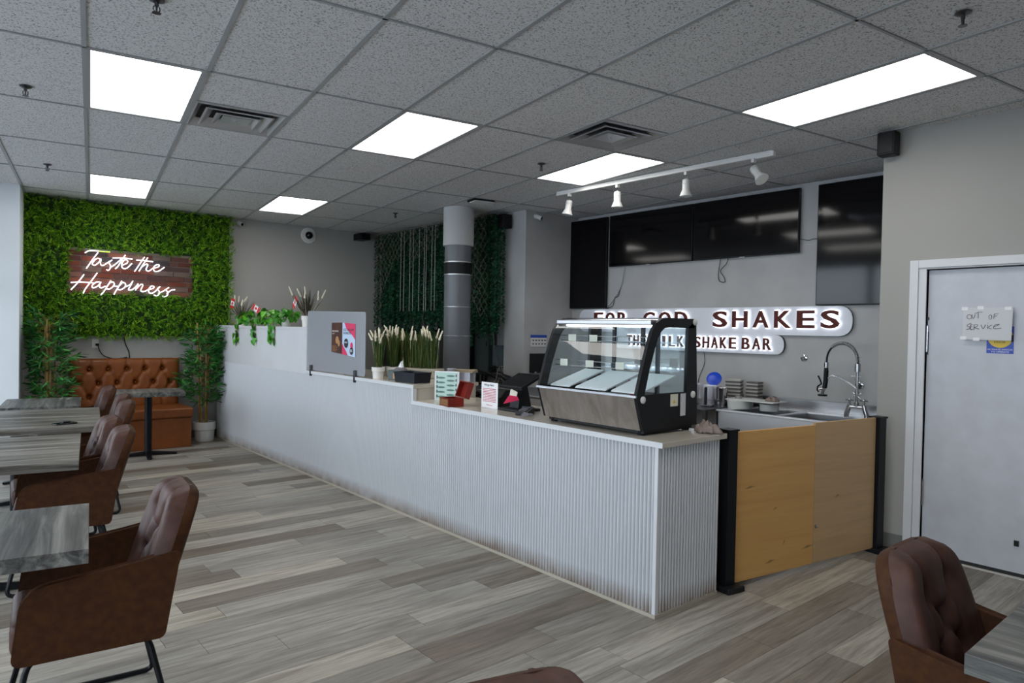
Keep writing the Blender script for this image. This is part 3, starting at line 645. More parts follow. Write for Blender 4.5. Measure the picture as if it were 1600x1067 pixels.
ppoly('pink_shape', 'poster_pink', [(5.900, 1.36), (5.87, 1.33), (5.82, 1.29), (5.785, 1.251), (5.900, 1.261)], X-.0013)
def disc(name, mt, y, z, ry, rz, x): 
    return MB().prism([(y+ry*math.cos(k*PI/9), z+rz*math.sin(k*PI/9)) for k in range(18)], x-.0012, x, 'x').build(name, mt, t)
disc('round_badge', 'ink', 5.82, 1.365, .042, .044, X-.0026); disc('round_badge', 'ink', 5.712, 1.295, .034, .034, X-.0026); disc('cookie_picture', 'poster_tan', 6.005, 1.39, .032, .036, X-.0014); disc('donut_picture', 'poster_pink', 5.71, 1.345, .025, .03, X-.0026)
disc('chocolate_picture', 'poster_tan', 5.97, 1.36, .02, .03, X-.0014)
text('poster_title', 'ICE CREAM', FX(X-.0028, 5.875, 1.478), 'ink', t, .022, .20, .0006); text('poster_title', 'DONUTS', FX(X-.0028, 5.875, 1.447), 'ink', t, .022, .15, .0006)
text('poster_line', 'BROWNIES', FX(X-.0014, 6.112, 1.468), 'flag_white', t, .013, .13, .0006); text('poster_line', 'HOT', FX(X-.0014, 6.11, 1.443), 'flag_white', t, .013, .045, .0006)
text('badge_text', 'EACH', FX(X-.004, 5.85, 1.365), 'white_ink', t, .016, .058, .0006); text('badge_text', '$5', FX(X-.004, 5.735, 1.284), 'white_ink', t, .026, .04, .0006)
pl_ = MB()
for k in range(5): pl_.box((X-.0022, 6.02-.03*(k % 2), 1.285+k*.012), (X-.0014, 6.112, 1.288+k*.012))
pl_.build('fine_print', 'poster_tan', t)
# ---- grass pots on the middle worktop
def grass_pot(name, lab, x, y, z, pot_r, pot_h, n, H, spikes, mat_='grass_blade', spread=.10, group='potted grasses on the counter', spike_h=.07, lean=.10):
    t = thing(name, lab, 'potted plant', (x, y, z), R_.uniform(0, 6), group)
    MB().lathe([(pot_r*.78, 0), (pot_r*.86, pot_h*.62), (pot_r*.98, pot_h*.64), (pot_r, pot_h), (pot_r*.9, pot_h), (pot_r*.88, pot_h*.9)], n=24).build('pot', 'pot_white', t, 40)
    MB().cyl((0, 0, pot_h*.8), (0, 0, pot_h*.9), pot_r*.88, n=18).build('soil', 'soil', kids(t)[0])
    b = MB()
    for k in range(n):
        a = R_.uniform(0, 2*PI); r = R_.uniform(0, pot_r*.6); s_ = R_.uniform(0, spread)
        b.blade((r*math.cos(a), r*math.sin(a), pot_h*.85), (s_*math.cos(a)*1.4, s_*math.sin(a)*1.4, 1), H*R_.uniform(.6, 1.08), .006, (math.cos(a)*s_*.25, math.sin(a)*s_*.25, -.02 if R_.random() < .8 else -.12), 3)
    tag(b.build('grass', mat_, t), kind='stuff')
    for k in range(spikes):
        a = k*2.4+R_.uniform(-.3, .3); s_ = R_.uniform(.15, 1)*lean; top = Vector((s_*math.cos(a), s_*math.sin(a), H*R_.uniform(.86, 1.1))); d = Vector((math.cos(a)*R_.uniform(-.1, .75), math.sin(a)*R_.uniform(-.1, .75), 1)).normalized()
        MB().tube([top, top+d*spike_h*.3, top+d*spike_h*.7, top+d*spike_h], .0105, 6, r2=.005).tube([(0, 0, pot_h*.8), top*.6, top], .0014, 4).build('flower_spike', 'bristle', t, 50)
    return t
grass_pot('potted_grass', 'white pot of tall grass with cream spikes beside the acrylic screen edge', 3.02, 5.38, 1.066, .058, .10, 130, .36, 9, lean=.075)
grass_pot('potted_grass', 'white pot of cream tipped grass, second from the acrylic screen, beside the green tissue box', 3.20, 5.44, 1.066, .055, .095, 130, .38, 8, lean=.08)
t = thing('grass_planter', 'long low planter of dense grass with cream spikes behind the black basket', 'planter', (3.40, 5.42, 1.066), .35, 'potted grasses on the counter')
MB().box((-.07, -.30, 0), (.07, .30, .075)).box((-.078, -.308, .065), (.078, .308, .085)).build('trough', 'counter_body', t, bevel=.006)
b = MB()
for k in range(700):
    yy = R_.uniform(-.26, .26); b.blade((R_.uniform(-.05, .05), yy, .07), (R_.uniform(-.1, .1), R_.uniform(-.13, .13), 1), .36*R_.uniform(.6, 1.05), .007, (R_.uniform(-.02, .02), R_.uniform(-.05, .05), -.01), 3)
tag(b.build('grass', 'grass_blade', t), kind='stuff')
for k in range(22):
    top = Vector((R_.uniform(-.05, .05), -.27+k*.54/21+R_.uniform(-.02, .02), R_.uniform(.33, .40))); d = Vector((R_.uniform(-.2, .2), R_.uniform(-.45, .45), 1)).normalized()
    MB().tube([top, top+d*.03, top+d*.06, top+d*.09], .011, 6, r2=.005).tube([(top.x, top.y*.9, .07), top], .0014, 4).build('flower_spike', 'bristle', t, 50)
# tissue box, basket, cups
t = thing('tissue_box', 'green patterned tissue box with a white tissue pulled up', 'tissue box', (3.10, 5.13, 1.066), .2)
MB().box((-.06, -.10, 0), (.06, .10, .085)).build('carton', 'panel_box', t, bevel=.004)
MB().box((-.0615, -.09, .012), (-.0603, .03, .06)).build('green_print', 'poster_tan', t)
M['green_print'] = M['poster_tan']
MB().add([(-.02, -.04, .084), (.02, -.02, .084), (.03, .05, .084), (-.01, .04, .084), (-.005, .0, .155), (.012, -.012, .17), (.0, .015, .12)], [(0, 1, 4), (1, 5, 4), (1, 2, 5), (2, 6, 5), (2, 3, 6), (3, 0, 4), (3, 4, 6)]).build('tissue', 'paper_white', t, 60)
MB().ball((0, 0, .086), .05, 8, (1, 1.3, .5)).build('dark_film', 'ink_grey', t, 60)
t = thing('storage_basket', 'dark open plastic basket with handle slots on the counter step', 'basket', (3.05, 4.86, 1.066), .12)
b = MB(); H_ = .085
def tray(b, sx, sy, h, th=.004, fl=1.08, z0=0):
    o = [(-sx, -sy), (sx, -sy), (sx, sy), (-sx, sy)]
    vs = [(p[0]/fl, p[1]/fl, z0) for p in o]+[(p[0], p[1], z0+h) for p in o]+[(p[0]-math.copysign(th, p[0]), p[1]-math.copysign(th, p[1]), z0+h) for p in o]+[((p[0]-math.copysign(th, p[0]))/fl, (p[1]-math.copysign(th, p[1]))/fl, z0+th) for p in o]
    b.add(vs, [(3, 2, 1, 0), (12, 13, 14, 15)]+[(i+k, (i+1) % 4+k, (i+1) % 4+k+4, i+k+4) for k in (0, 4, 8) for i in range(4)]); return b
tray(b, .09, .135, H_).build('tub', 'frame_dark', t)
for s_ in (-1, 1): MB().box((-.03, s_*.1365-.002, .05), (.03, s_*.1365+.002, .066)).build('handle_slot', 'black_gap', t)
MB().box((-.094, -.139, .080), (.094, -.133, .087)).box((-.094, .133, .080), (.094, .139, .087)).box((-.094, -.139, .080), (-.088, .139, .087)).box((.088, -.139, .080), (.094, .139, .087)).build('rim', 'frame_dark', t, bevel=.002)
t = thing('plastic_cup', 'clear plastic cup standing behind the dark basket', 'cup', (3.36, 4.74, 1.066))
MB().lathe([(.03, 0), (.04, .11), (.043, .11), (.043, .116), (.038, .112), (.028, .004)], n=20).build('wall', 'clear_plastic', t, 50)
t = thing('napkin_stack', 'pale folded paper napkins and straws lying behind the plastic cup', 'napkins', (3.47, 4.70, 1.15), .4)
for k in range(3): MB().box((-.05, -.10, k*.008), (.05, .10, k*.008+.006), Matrix.Rotation(.15*k, 4, 'Z')).build('napkin', 'cardboard', t)
MB().box((-.045, -.08, -.084), (.045, .08, -.001)).build('holder', 'clear_plastic', t)
# menu stand
t = thing('menu_stand', 'upright mint green drinks menu in a clear stand behind the red box', 'menu', (3.215, 4.43, .941), 0)
MB().box((0, 0, .0), (.004, .205, .235), Matrix.Rotation(math.radians(36), 4, 'Z')).build('clear_sheet', 'paper_white', t)
TF = Matrix.Rotation(math.radians(36), 4, 'Z')
MB().box((-.0012, .008, .008), (0, .197, .227), TF).build('printed_menu', 'mint', t)
MB().box((0, 0, 0), (.05, .205, .004), TF).build('foot', 'clear_plastic', t)
b = MB(); c = MB()
for k in range(5):
    z = .03+k*.038; b.add([TF @ Vector((-.0016, .150+(.035*math.cos(a*PI/6)), z+.008*math.sin(a*PI/6))) for a in range(12)], [tuple(range(12))])
    b.add([TF @ Vector((-.0016, .070+(.035*math.cos(a*PI/6)), z+.016+.008*math.sin(a*PI/6))) for a in range(12)], [tuple(range(12))])
    MB().add([TF @ Vector((-.0016, .184+(.007*math.cos(a*PI/5)), z+.004+.014*math.sin(a*PI/5))) for a in range(10)], [tuple(range(10))]).build('drink_picture', 'ink_grey', t)
    MB().add([TF @ Vector((-.0016, .024+(.006*math.cos(a*PI/5)), z+.02+.013*math.sin(a*PI/5))) for a in range(10)], [tuple(range(10))]).build('drink_picture', 'ink_grey', t)
b.build('menu_ovals', 'mint_ink', t)
MB().box((-.002, .13, .012), (-.0013, .165, .022), TF).build('highlight_mark', 'highlight', t)
# red box
t = thing('red_box', 'small red lacquered wooden box standing open on the worktop', 'box', (2.975, 4.19, .941), 0)
Tb = Matrix.Rotation(math.radians(-12), 4, 'Z')
tray(MB(), .062, .085, .062, .006, 1.0).build('base', 'red_lacquer', t).matrix_local = Tb
MB().box((-.0635, -.078, .008), (-.0622, .078, .054), Tb).build('printed_front', 'brass_print', t)
lid = tray(MB(), .062, .085, .045, .006, 1.0).build('lid', 'red_lacquer', t)
lid.matrix_local = Tb @ Matrix.Translation((.064, 0, .064)) @ Matrix.Rotation(math.radians(108), 4, 'Y') @ Matrix.Translation((-.062, 0, .045)) @ Matrix.Rotation(PI, 4, 'X')
# notice card
t = thing('notice_card', 'white notice card with red lines of print standing in front of the terminal', 'sign', (3.113, 4.004, .941), 0)
MB().box((0, -.19, 0), (.003, 0, .190)).build('card', 'paper_white', t); MB().box((0, -.19, 0), (.05, 0, .003)).build('foot', 'clear_plastic', t)
text('title', 'Allergy Alert', FX(-.0006, -.03, .160), 'ink', t, .018, .115, .0008, .008)
b = MB()
for k in range(9):
    y = -.17; x_ = -.02
    while x_ > y:
        l = R_.uniform(.008, .022); b.box((-.0008, max(x_-l, y), .140-k*.0115), (0, x_, .145-k*.0115)); x_ -= l+.003
b.build('red_lines', 'ink_red', t)
text('footer', 'Thank you', FX(-.0006, -.06, .018), 'ink_red', t, .011, .07, .0008)
# payment terminal
t = thing('payment_terminal', 'black tilted point of sale terminal with a pinned card and pink slip', 'cash register', (3.22, 3.69, .941), 0)
Ty = lambda a: Matrix.Rotation(math.radians(a), 4, 'Y')
MB().box((-.11, -.11, 0), (.10, .12, .02)).prism([(-.06, .02), (.07, .02), (.02, .20), (-.03, .20)], -.05, .05, 'y').build('stand', 'black_plastic', t, bevel=.005)
MB().box((-.105, -.125, -.012), (.105, .125, .012), Matrix.Translation((0, 0, .21)) @ Ty(-24)).build('display', 'black_plastic', t, bevel=.006)
MB().box((-.095, -.115, .012), (.095, .115, .0135), Matrix.Translation((0, 0, .21)) @ Ty(-24)).build('screen', 'tv_screen', t)
MB().box((-.076, -.02, .085), (-.072, .055, .15), Matrix.Rotation(.25, 4, 'X')).build('pinned_card', 'tag_card', t)
MB().prism([(-.14, .06), (-.03, .085), (-.04, .11), (-.1, .12)], -.10, -.094, 'y', Matrix.Rotation(-.5, 4, 'Z')).build('pink_slip', 'pink_note', t)
t = thing('card_reader', 'small black card reader beside the terminal and the display case', 'card reader', (3.07, 3.47, .941), .3)
MB().prism([(-.05, 0), (.06, 0), (.06, .055), (-.05, .025)], -.045, .045, 'y').build('body', 'black_plastic', t, bevel=.006)
kb = MB()
for a in range(4):
    for c_ in range(3): kb.box((-.035+a*.014, -.024+c_*.018, .030+a*.0036), (-.026+a*.014, -.012+c_*.018, .036+a*.0036))
kb.build('keypad', 'ink_grey', t); MB().box((.025, -.035, .047), (.055, .035, .056), Ty(0)).build('reader_screen', 'tv_screen', t)
t = thing('receipt_printer', 'black receipt printer behind the white notice card', 'printer', (3.30, 3.98, .941), 0)
MB().prism([(-.08, 0), (.08, 0), (.08, .13), (-.03, .13), (-.08, .07)], -.07, .07, 'y').build('body', 'black_plastic', t, bevel=.008); MB().box((-.02, -.05, .131), (.05, .05, .134)).build('paper_slot', 'ink_grey', t)
t = thing('plastic_scrap', 'crumpled clear plastic scrap at the foot of the display case', 'wrapper', (2.985, 3.36, .941), 0)
b = MB(); pts = [(R_.uniform(-.05, .05), R_.uniform(-.04, .04), R_.uniform(.0, .04)) for _ in range(12)]; b.add(pts, [(i, (i+1) % 12, (i+5) % 12) for i in range(12)]); b.build('film', 'clear_plastic', t)
# ---- display case
t = thing('display_case', 'curved glass refrigerated display case with black sides and brushed front panel', 'display case', (0, 0, 0))
YA, YB = 2.40, 3.205
front = [(2.937, 1.162), (2.985, 1.32), (3.03, 1.45), (3.062, 1.525), (3.10, 1.574), (3.155, 1.600), (3.22, 1.604)]
inner = [(3.006, 1.172), (3.045, 1.31), (3.086, 1.42), (3.114, 1.486), (3.140, 1.522), (3.175, 1.545), (3.22, 1.549)]
for y in (YA, YB-.022):
    b = MB(); b.prism([(3.001, .972), (3.503, .972), (3.50, 1.172), (3.006, 1.172), (2.937, 1.162)], y, y+.022)
    for i in range(6): b.prism([front[i], inner[i], inner[i+1], front[i+1]], y, y+.022)
    b.prism([(3.22, 1.549), (3.46, 1.549), (3.475, 1.604), (3.22, 1.604)], y, y+.022); b.prism([(3.395, 1.172), (3.50, 1.172), (3.475, 1.604), (3.40, 1.549)], y, y+.022)
    sp = b.build('side_frame', 'black_plastic', t)
    MB().prism([(3.006, 1.172), (3.395, 1.172), (3.40, 1.549), (3.175, 1.545), (3.114, 1.486), (3.045, 1.31)], y+.008, y+.014).build('side_glass', 'case_glass', t)
for c_ in ((2.99, 1.145), (3.455, 1.155), (3.462, 1.585)): MB().lathe([(.02, 0), (.02, .006), (.014, .01)], n=16, T=Matrix.Translation((c_[0], YA, c_[1])) @ Matrix.Rotation(PI/2, 4, 'X')).build('cap', 'white_plastic', t, 50)
MB().prism([(2.999, .972), (3.004, .974), (2.942, 1.163), (2.935, 1.163)], YA+.02, YB-.02).build('front_panel', 'brushed_front', t)
MB().prism([(2.930, 1.158), (2.944, 1.158), (2.944, 1.170), (2.930, 1.170)], YA+.0, YB).build('front_ledge', 'steel', t)
b = MB(); vs = []
for x_, z in front: vs += [(x_, YA+.02, z), (x_, YB-.02, z)]
b.add(vs, [(2*i, 2*i+1, 2*i+3, 2*i+2) for i in range(len(front)-1)]); b.build('curved_glass', 'case_glass', t, 60)
MB().box((3.22, YA+.02, 1.585), (3.475, YB-.02, 1.604)).build('top_plate', 'dark_steel', t)
MB().box((3.075, YA+.022, 1.560), (3.16, YB-.022, 1.590), ).build('top_edge_strip', 'steel', t, bevel=.006)
MB().box((3.01, YA+.02, .975), (3.49, YB-.02, 1.10)).build('machine_base', 'dark_steel', t)
MB().box((3.01, YA+.022, 1.10), (3.47, YB-.022, 1.115)).build('deck', 'sink_steel', t)
tubes = MB().cyl((3.17, YA+.03, 1.560), (3.17, YB-.03, 1.560), .012); tubes.build('light_tube', 'case_tube', t, 50)
for z, x_ in ((1.30, 3.07), (1.455, 3.12)):
    MB().box((x_, YA+.03, z), (3.45, YB-.03, z+.006)).build('glass_shelf', 'case_glass', t)
    MB().tube([(x_-.004, YA+.03, z+.003), (x_-.004, YB-.03, z+.003)], .0035, 5).tube([(x_-.004, YA+.03, z+.035), (x_-.004, YB-.03, z+.035)], .002, 5).tube([(x_-.004, YA+.30, z), (x_-.004, YA+.30, z+.035)], .002, 5).tube([(x_-.004, YA+.55, z), (x_-.004, YA+.55, z+.035)], .002, 5).build('shelf_rail', 'chrome', t)
for y, z, x_ in ((3.08, 1.30, 3.06), (2.86, 1.30, 3.06), (2.62, 1.30, 3.06), (3.06, 1.455, 3.11), (2.88, 1.455, 3.11)):
    MB().box((x_-.012, y-.032, z), (x_-.009, y+.032, z+.042)).build('price_card', 'tag_card', t)
for ya, yb in ((2.44, 2.66), (2.70, 2.95), (3.0, 3.17)): MB().prism([(3.02, 1.17), (3.03, 1.18), (3.34, 1.27), (3.34, 1.26)], ya, yb).build('white_tray', 'paper_white', t)
b = MB()
for y in (YA+.03, 2.66, 2.78, 3.02, YB-.05): b.box((3.462, y, 1.115), (3.478, y+.025, 1.585))
b.box((3.462, YA+.03, 1.115), (3.478, YB-.03, 1.14)).build('rear_door_frame', 'frame_dark', t)
MB().box((3.468, YA+.03, 1.14), (3.471, YB-.03, 1.585)).build('rear_glass', 'case_glass', t)
MB().box((3.10, YA-.0015, 1.095), (3.17, YA, 1.165), Matrix.Translation((.14, 0, 0))).build('warning_label', 'tag_card', t); MB().box((3.335, YA-.0015, .975+.06), (3.385, YA, 1.165)).build('rating_plate', 'paper', t)
MB().add([(3.262, YA-.0018, 1.112), (3.288, YA-.0018, 1.112), (3.275, YA-.0018, 1.136)], [(0, 1, 2)]).build('warning_triangle', 'sticker_yellow', t)
b = MB()
for k in range(14): b.box((3.19+k*.012, YA-.001, .99), (3.195+k*.012, YA+.001, 1.10))
b.build('vent_slots', 'black_gap', t)
for x_ in (3.05, 3.46):
    for y in (YA+.05, YB-.05): MB().cyl((x_, y, .941), (x_, y, .972), .022, .028).build('foot', 'black_plastic', t)
MB().box((3.03, YA+.02, .952), (3.48, YB-.02, .972)).build('plinth', 'black_plastic', t)
t = thing('red_scoop', 'red plastic scoop seen through the side glass of the display case', 'scoop', (3.33, 2.75, 1.115), 0)
MB().lathe([(.01, .005), (.028, .03), (.03, .06), (.022, .06), (.006, .02)], n=14).build('bowl', 'pink_note', t, 50); MB().tube([(0, .02, .05), (.02, .04, .09), (.0, .05, .12)], .008).build('handle', 'pink_note', t)
# cloth on the worktop corner
def cloth_heap(name, lab, loc, sx, sy, h, mt):
    t = thing(name, lab, 'cloth', loc, R_.uniform(0, 3)); n = 22; vs = []; fs = []
    ph = [R_.uniform(0, 6) for _ in range(6)]
    for j in range(n+1):
        for i in range(n+1):
            u = i/n*2-1; v = j/n*2-1; r = math.hypot(u, v); a = math.atan2(v, u)
            q = Vector((u*1.6+ph[0], v*1.6+ph[1], ph[2])); hh = h*max(0, 1-r**2)**.5*(.55+.9*abs(noise.noise(q*1.4)))+h*.5*(noise.noise(q*3.2+Vector((9, 0, 0))))*max(0, 1-r**2)
            k = 1+.16*math.sin(3*a+ph[3])+.1*math.sin(7*a+ph[4]); vs.append((u*sx*k, v*sy*k, max(.003, hh+.004)))
    for j in range(n):
        for i in range(n):
            if math.hypot(i-n/2+.5, j-n/2+.5) < n/2*1.02: fs.append((j*(n+1)+i, j*(n+1)+i+1, (j+1)*(n+1)+i+1, (j+1)*(n+1)+i))
    o = MB().add(vs, fs).build('folds', mt, t, 70); s_ = o.modifiers.new('s', 'SOLIDIFY'); s_.thickness = .003; return t
cloth_heap('cleaning_cloth', 'crumpled brown cleaning cloth on the worktop corner behind the display case', (3.46, 2.30, .941), .09, .06, .06, 'cloth')
# ---- plants and flags on the high worktop
def pothos(name, lab, x, y, z, n):
    t = thing(name, lab, 'potted plant', (x, y, z), 0, 'trailing ivy pots on the high worktop')
    MB().lathe([(.045, 0), (.055, .085), (.06, .09), (.06, .11), (.052, .11), (.05, .09)], n=22).build('pot', 'pot_white', t, 40); MB().cyl((0, 0, .08), (0, 0, .095), .05, n=16).build('soil', 'soil', t)
    # one heart-shaped leaf mesh shared by all
    hv = [(0, 0, 0), (-.3, -.12, .03), (-.48, .12, .05), (-.42, .45, .03), (-.2, .8, 0), (0, 1.08, -.06), (.2, .8, 0), (.42, .45, .03), (.48, .12, .05), (.3, -.12, .03), (0, .35, -.05), (0, .75, -.04)]
    hf = [(0, 1, 2, 10), (10, 2, 3), (10, 3, 4, 11), (11, 4, 5), (5, 6, 11), (11, 6, 7, 10), (10, 7, 8), (10, 8, 9, 0)]
    base = MB().add(hv, hf).build('leaf', 'pothos', t, 60); st = MB(); first = True
    for k in range(n):
        a = R_.uniform(0, 2*PI); r = R_.uniform(.03, .17); yy = math.sin(a)*r*1.5; xx = math.cos(a)*r*.6; zz = R_.uniform(.09, .22)-r*.3; tip = Vector((xx, yy, zz)); lf = R_.uniform(.05, .085); tilt = R_.uniform(-.9, .2)
        o = base if first else base.copy()
        if not first: COL.objects.link(o)
        first = False; o.location = tip; o.rotation_euler = (tilt-.4, R_.uniform(-.5, .5), math.atan2(yy, xx)-PI/2); o.scale = (lf, lf, lf); st.tube([(0, 0, .09), tip*.6+Vector((0, 0, .05)), tip], .0015, 4)
    for k in range(3):   # trailing stems over the front edge
        yy = R_.uniform(-.14, .14); L = R_.uniform(.08, .2); path = [Vector((0, 0, .1)), Vector((-.08, yy*.6, .12)), Vector((-.135, yy, .03)), Vector((-.142, yy+.01, -L*.5)), Vector((-.142, yy-.01, -L))]; path = catmull(path, 4); st.tube(path, .0016, 4)
        for q in path[6::3]+[path[-1]]:
            o = base.copy(); COL.objects.link(o); lf = R_.uniform(.05, .085); o.location = q+Vector((-.01, 0, 0)); o.rotation_euler = (-PI/2+R_.uniform(-.3, .3), R_.uniform(-.4, .4), PI/2+R_.uniform(-.7, .7)); o.scale = (lf, lf, lf)
    st.build('stem', 'cane', t)
pothos('trailing_ivy', 'trailing ivy in a white pot near the leafy wall end of the high worktop', 3.06, 8.78, 1.505, 46)
pothos('trailing_ivy', 'trailing heart leaved ivy spilling over the middle of the high worktop', 3.06, 8.05, 1.505, 60)
pothos('trailing_ivy', 'trailing heart leaved ivy nearest the acrylic screen on the high worktop', 3.06, 7.55, 1.505, 46)
grass_pot('spiky_grass', 'dark grass with pale plumes in a white pot at the screen end of the high worktop', 3.10, 7.08, 1.505, .062, .12, 70, .34, 6, 'dry_grass', .45, 'plume grasses on the high worktop', .10, .17)
grass_pot('spiky_grass', 'fading plume grass at the leafy wall end of the high worktop', 3.12, 9.22, 1.505, .055, .10, 60, .30, 5, 'dry_grass', .5, 'plume grasses on the high worktop', .08, .15)
def flag(x, y, z, lab, rx, yaw):
    t = thing('paper_flag', lab, 'flag', (x, y, z), yaw, 'small red and white maple leaf flags')
    MB().tube([(0, 0, 0), (0, .02, .19)], .002, 5).build('stick', 'stick', t)
    T = Matrix.Translation((0, .018, .18)) @ Matrix.Rotation(rx, 4, 'X')
    for a, b_, mm in ((0, .035, 'flag_red'), (.035, .095, 'flag_white'), (.095, .13, 'flag_red')):
        MB().box((-.0006, -b_, -.075), (.0006, -a, 0), T).build('band', mm, t)
    lf = [(0, .024), (.005, .014), (.012, .017), (.011, .006), (.02, .008), (.018, .002), (.022, -.002), (.010, -.010), (.011, -.014), (.001, -.012), (.001, -.022)]; lf = lf+[(-a, b_) for a, b_ in lf[::-1]]
    MB().prism([(-.065+a, -.037+b_) for a, b_ in lf], -.0014, -.0007, 'x', T).build('maple_leaf', 'flag_red', t)
flag(2.99, 7.20, 1.56, 'red and white maple leaf flag in the pot beside the acrylic screen', -.9, 0)
flag(3.0, 8.38, 1.60, 'red and white maple leaf flag half hidden in the ivy, middle of the three', .5, .4)
flag(2.99, 9.22, 1.56, 'red and white maple leaf flag hanging nearest the leafy wall', -1.3, .3)
# ================================================================== RIGHT SIDE
def tv(y0, y1, z0, z1, lab, group='wall mounted black screens'):
    t = thing('television', lab, 'television', (6.335, (y0+y1)/2, (z0+z1)/2), 0, group); a = abs(y1-y0)/2; b = (z1-z0)/2
    MB().box((-.025, -a, -b), (.012, a, b)).build('housing', 'black_plastic', t, bevel=.003)
    MB().box((-.0268, -a+.008, -b+.010), (-.025, a-.008, b-.008)).build('screen', 'tv_screen', t)
    MB().box((.012, -.16, -.16), (.022, .16, .16)).build('wall_bracket', 'black_metal', t)
    if a > .5: MB().box((-.028, -.03, -b-.006), (.0, .03, -b)).build('logo_strip', 'steel', t)
tv(5.675, 6.335, 1.805, 2.925, 'tall upright black screen at the pillar end of the wall', 'wall mounted black screens')
tv(4.435, 5.63, 2.306, 2.925, 'wide black screen beside the upright one at the pillar end')
tv(3.235, 4.418, 2.306, 2.925, 'wide black screen in the middle of the wall, a looped cord hanging below')
tv(2.40, 3.055, 1.80, 2.925, 'tall upright black screen at the door end of the wall')
def cable(name, lab, pts, mt='cable_black', r=.004):
    t = tag(MB().tube(catmull(pts, 6), r, 6).build(name, mt, None, 60), lab, 'cable'); return t
cable('hanging_cable', 'black looped cord hanging under the middle wide screen', [(6.33, 4.09, 2.31), (6.335, 4.11, 2.20), (6.34, 4.12, 2.12), (6.34, 4.10, 2.07), (6.34, 4.04, 2.06), (6.34, 4.05, 2.11), (6.335, 4.09, 2.18), (6.33, 4.02, 2.25), (6.33, 4.0, 2.31)])
cable('hanging_cable', 'pale cord running down from the screens to the sign board', [(6.335, 5.40, 2.31), (6.34, 5.43, 2.15), (6.345, 5.48, 2.02), (6.345, 5.62, 1.86), (6.345, 5.72, 1.79)], 'cable_grey')
cable('hanging_cable', 'short black cord bunched beside the pale cord above the sign board', [(6.345, 5.47, 2.05), (6.345, 5.50, 1.95), (6.345, 5.56, 1.93), (6.345, 5.58, 1.84), (6.345, 5.68, 1.80)])
cable('hanging_cable', 'short black cord bridging the wall between the wide and door end screens', [(6.345, 3.24, 2.44), (6.35, 3.20, 2.43), (6.35, 3.15, 2.42), (6.35, 3.11, 2.43), (6.345, 3.05, 2.425)], r=.003)
cable('hanging_cable', 'thin black cord hanging from the sign board behind the display case', [(6.345, 4.28, 1.34), (6.35, 4.27, 1.2), (6.35, 4.33, 1.05), (6.35, 4.35, .95)], r=.003)
# sign
t = thing('lit_sign', 'rounded two tier sign board with glowing dark red letters on the screen wall', 'sign', (0, 0, 0))
def pill(y0, y1, z0, z1, x0, x1, rl, rr):
    pts = round_poly([(y0, z0), (y1, z0), (y1, z1), (y0, z1)], [rr, rl, rl, rr], 8); return [(p.x, p.y) for p in pts], x0, x1
for z0, z1, ya, yb in ((1.515, 1.792, 2.715, 6.12), (1.322, 1.5149, 3.36, 5.52)):
    h = (z1-z0)/2-.002
    p = round_poly([(ya, z0), (yb, z0), (yb, z1), (ya, z1)], [h, h*.9, h*.9, h], 8); P2 = [(q.x, q.y) for q in p]
    MB().prism(P2, 6.318, 6.325, 'x').build('board_face', 'sign_board', t); MB().prism([( (q[0]-(ya+yb)/2)*.998+(ya+yb)/2, (q[1]-(z0+z1)/2)*.985+(z0+z1)/2) for q in P2], 6.325, 6.358, 'x').build('board_edge', 'sign_edge', t)
def halo_text(word, y0, z0, h, wdt, off):
    """each letter a raised dark face with a lit rim behind it"""
    n = len(word); pitch = wdt/(n-.28)
    for k, c_ in enumerate(word):
        lw = pitch*.74*(.42 if c_ == 'I' else 1.18 if c_ == 'M' else 1); cx = y0-pitch*(k+.36); F = FX(6.288, cx+lw/2, z0)
        vs, fs = text_mb(c_, h, lw, .018, off); t_ = MB().add([F @ v for v in vs], fs).build('letter', 'sign_letter', t)
        g = .0085; vs, fs = text_mb(c_, h+2*g, lw+2*g, .004, off+.028); F2 = FX(6.304, cx+lw/2+g, z0-g); MB().add([F2 @ v for v in vs], fs).build('halo_light', 'halo', t_)
halo_text('FOR', 5.83, 1.585, .168, .52, .02); halo_text('GOD', 5.06, 1.585, .168, .60, .02); halo_text('SHAKES', 4.135, 1.585, .168, 1.315, .02)
halo_text('THE', 5.30, 1.365, .118, .28, .014); halo_text('MILK', 4.92, 1.365, .118, .42, .014); halo_text('SHAKE', 4.36, 1.365, .118, .50, .014); halo_text('BAR', 3.79, 1.365, .118, .315, .014)
# papers on the door
t = tag(MB().prism([(1.541, 1.512), (1.268, 1.508), (1.263, 1.722), (1.538, 1.722)], 5.256, 5.2572, 'x').build('taped_notice', 'paper'), 'handwritten OUT OF SERVICE notice on two taped sheets on the door', 'notice')
b = MB()
for s_ in OOS: b.tube(catmull([(5.2555, p[0], p[1]) for p in s_], 3), .0022, 4)
b.build('handwriting', 'ink_grey', t)
b = MB()
for y, z in ((1.44, 1.72), (1.53, 1.715), (1.29, 1.715), (1.535, 1.52), (1.46, 1.513)): b.box((5.2545, y-.018, z-.01), (5.2555, y+.018, z+.012))
b.build('tape', 'paper_white', t)
t = thing('door_sticker', 'blue and yellow door switch sticker under the handwritten notice', 'sticker', (0, 0, 0))
MB().box((5.2815, 1.260, 1.424), (5.2828, 1.408, 1.60)).build('blue_field', 'sticker_blue', t)
MB().prism([(1.334+.070*math.cos(a*PI/14), 1.533+.072*math.sin(a*PI/14)) for a in range(28)], 5.2805, 5.2815, 'x').build('yellow_disc', 'sticker_yellow', t)
text('sticker_text', 'DOOR', FX(5.2800, 1.366, 1.492), 'ink', t, .012, .062, .0006)
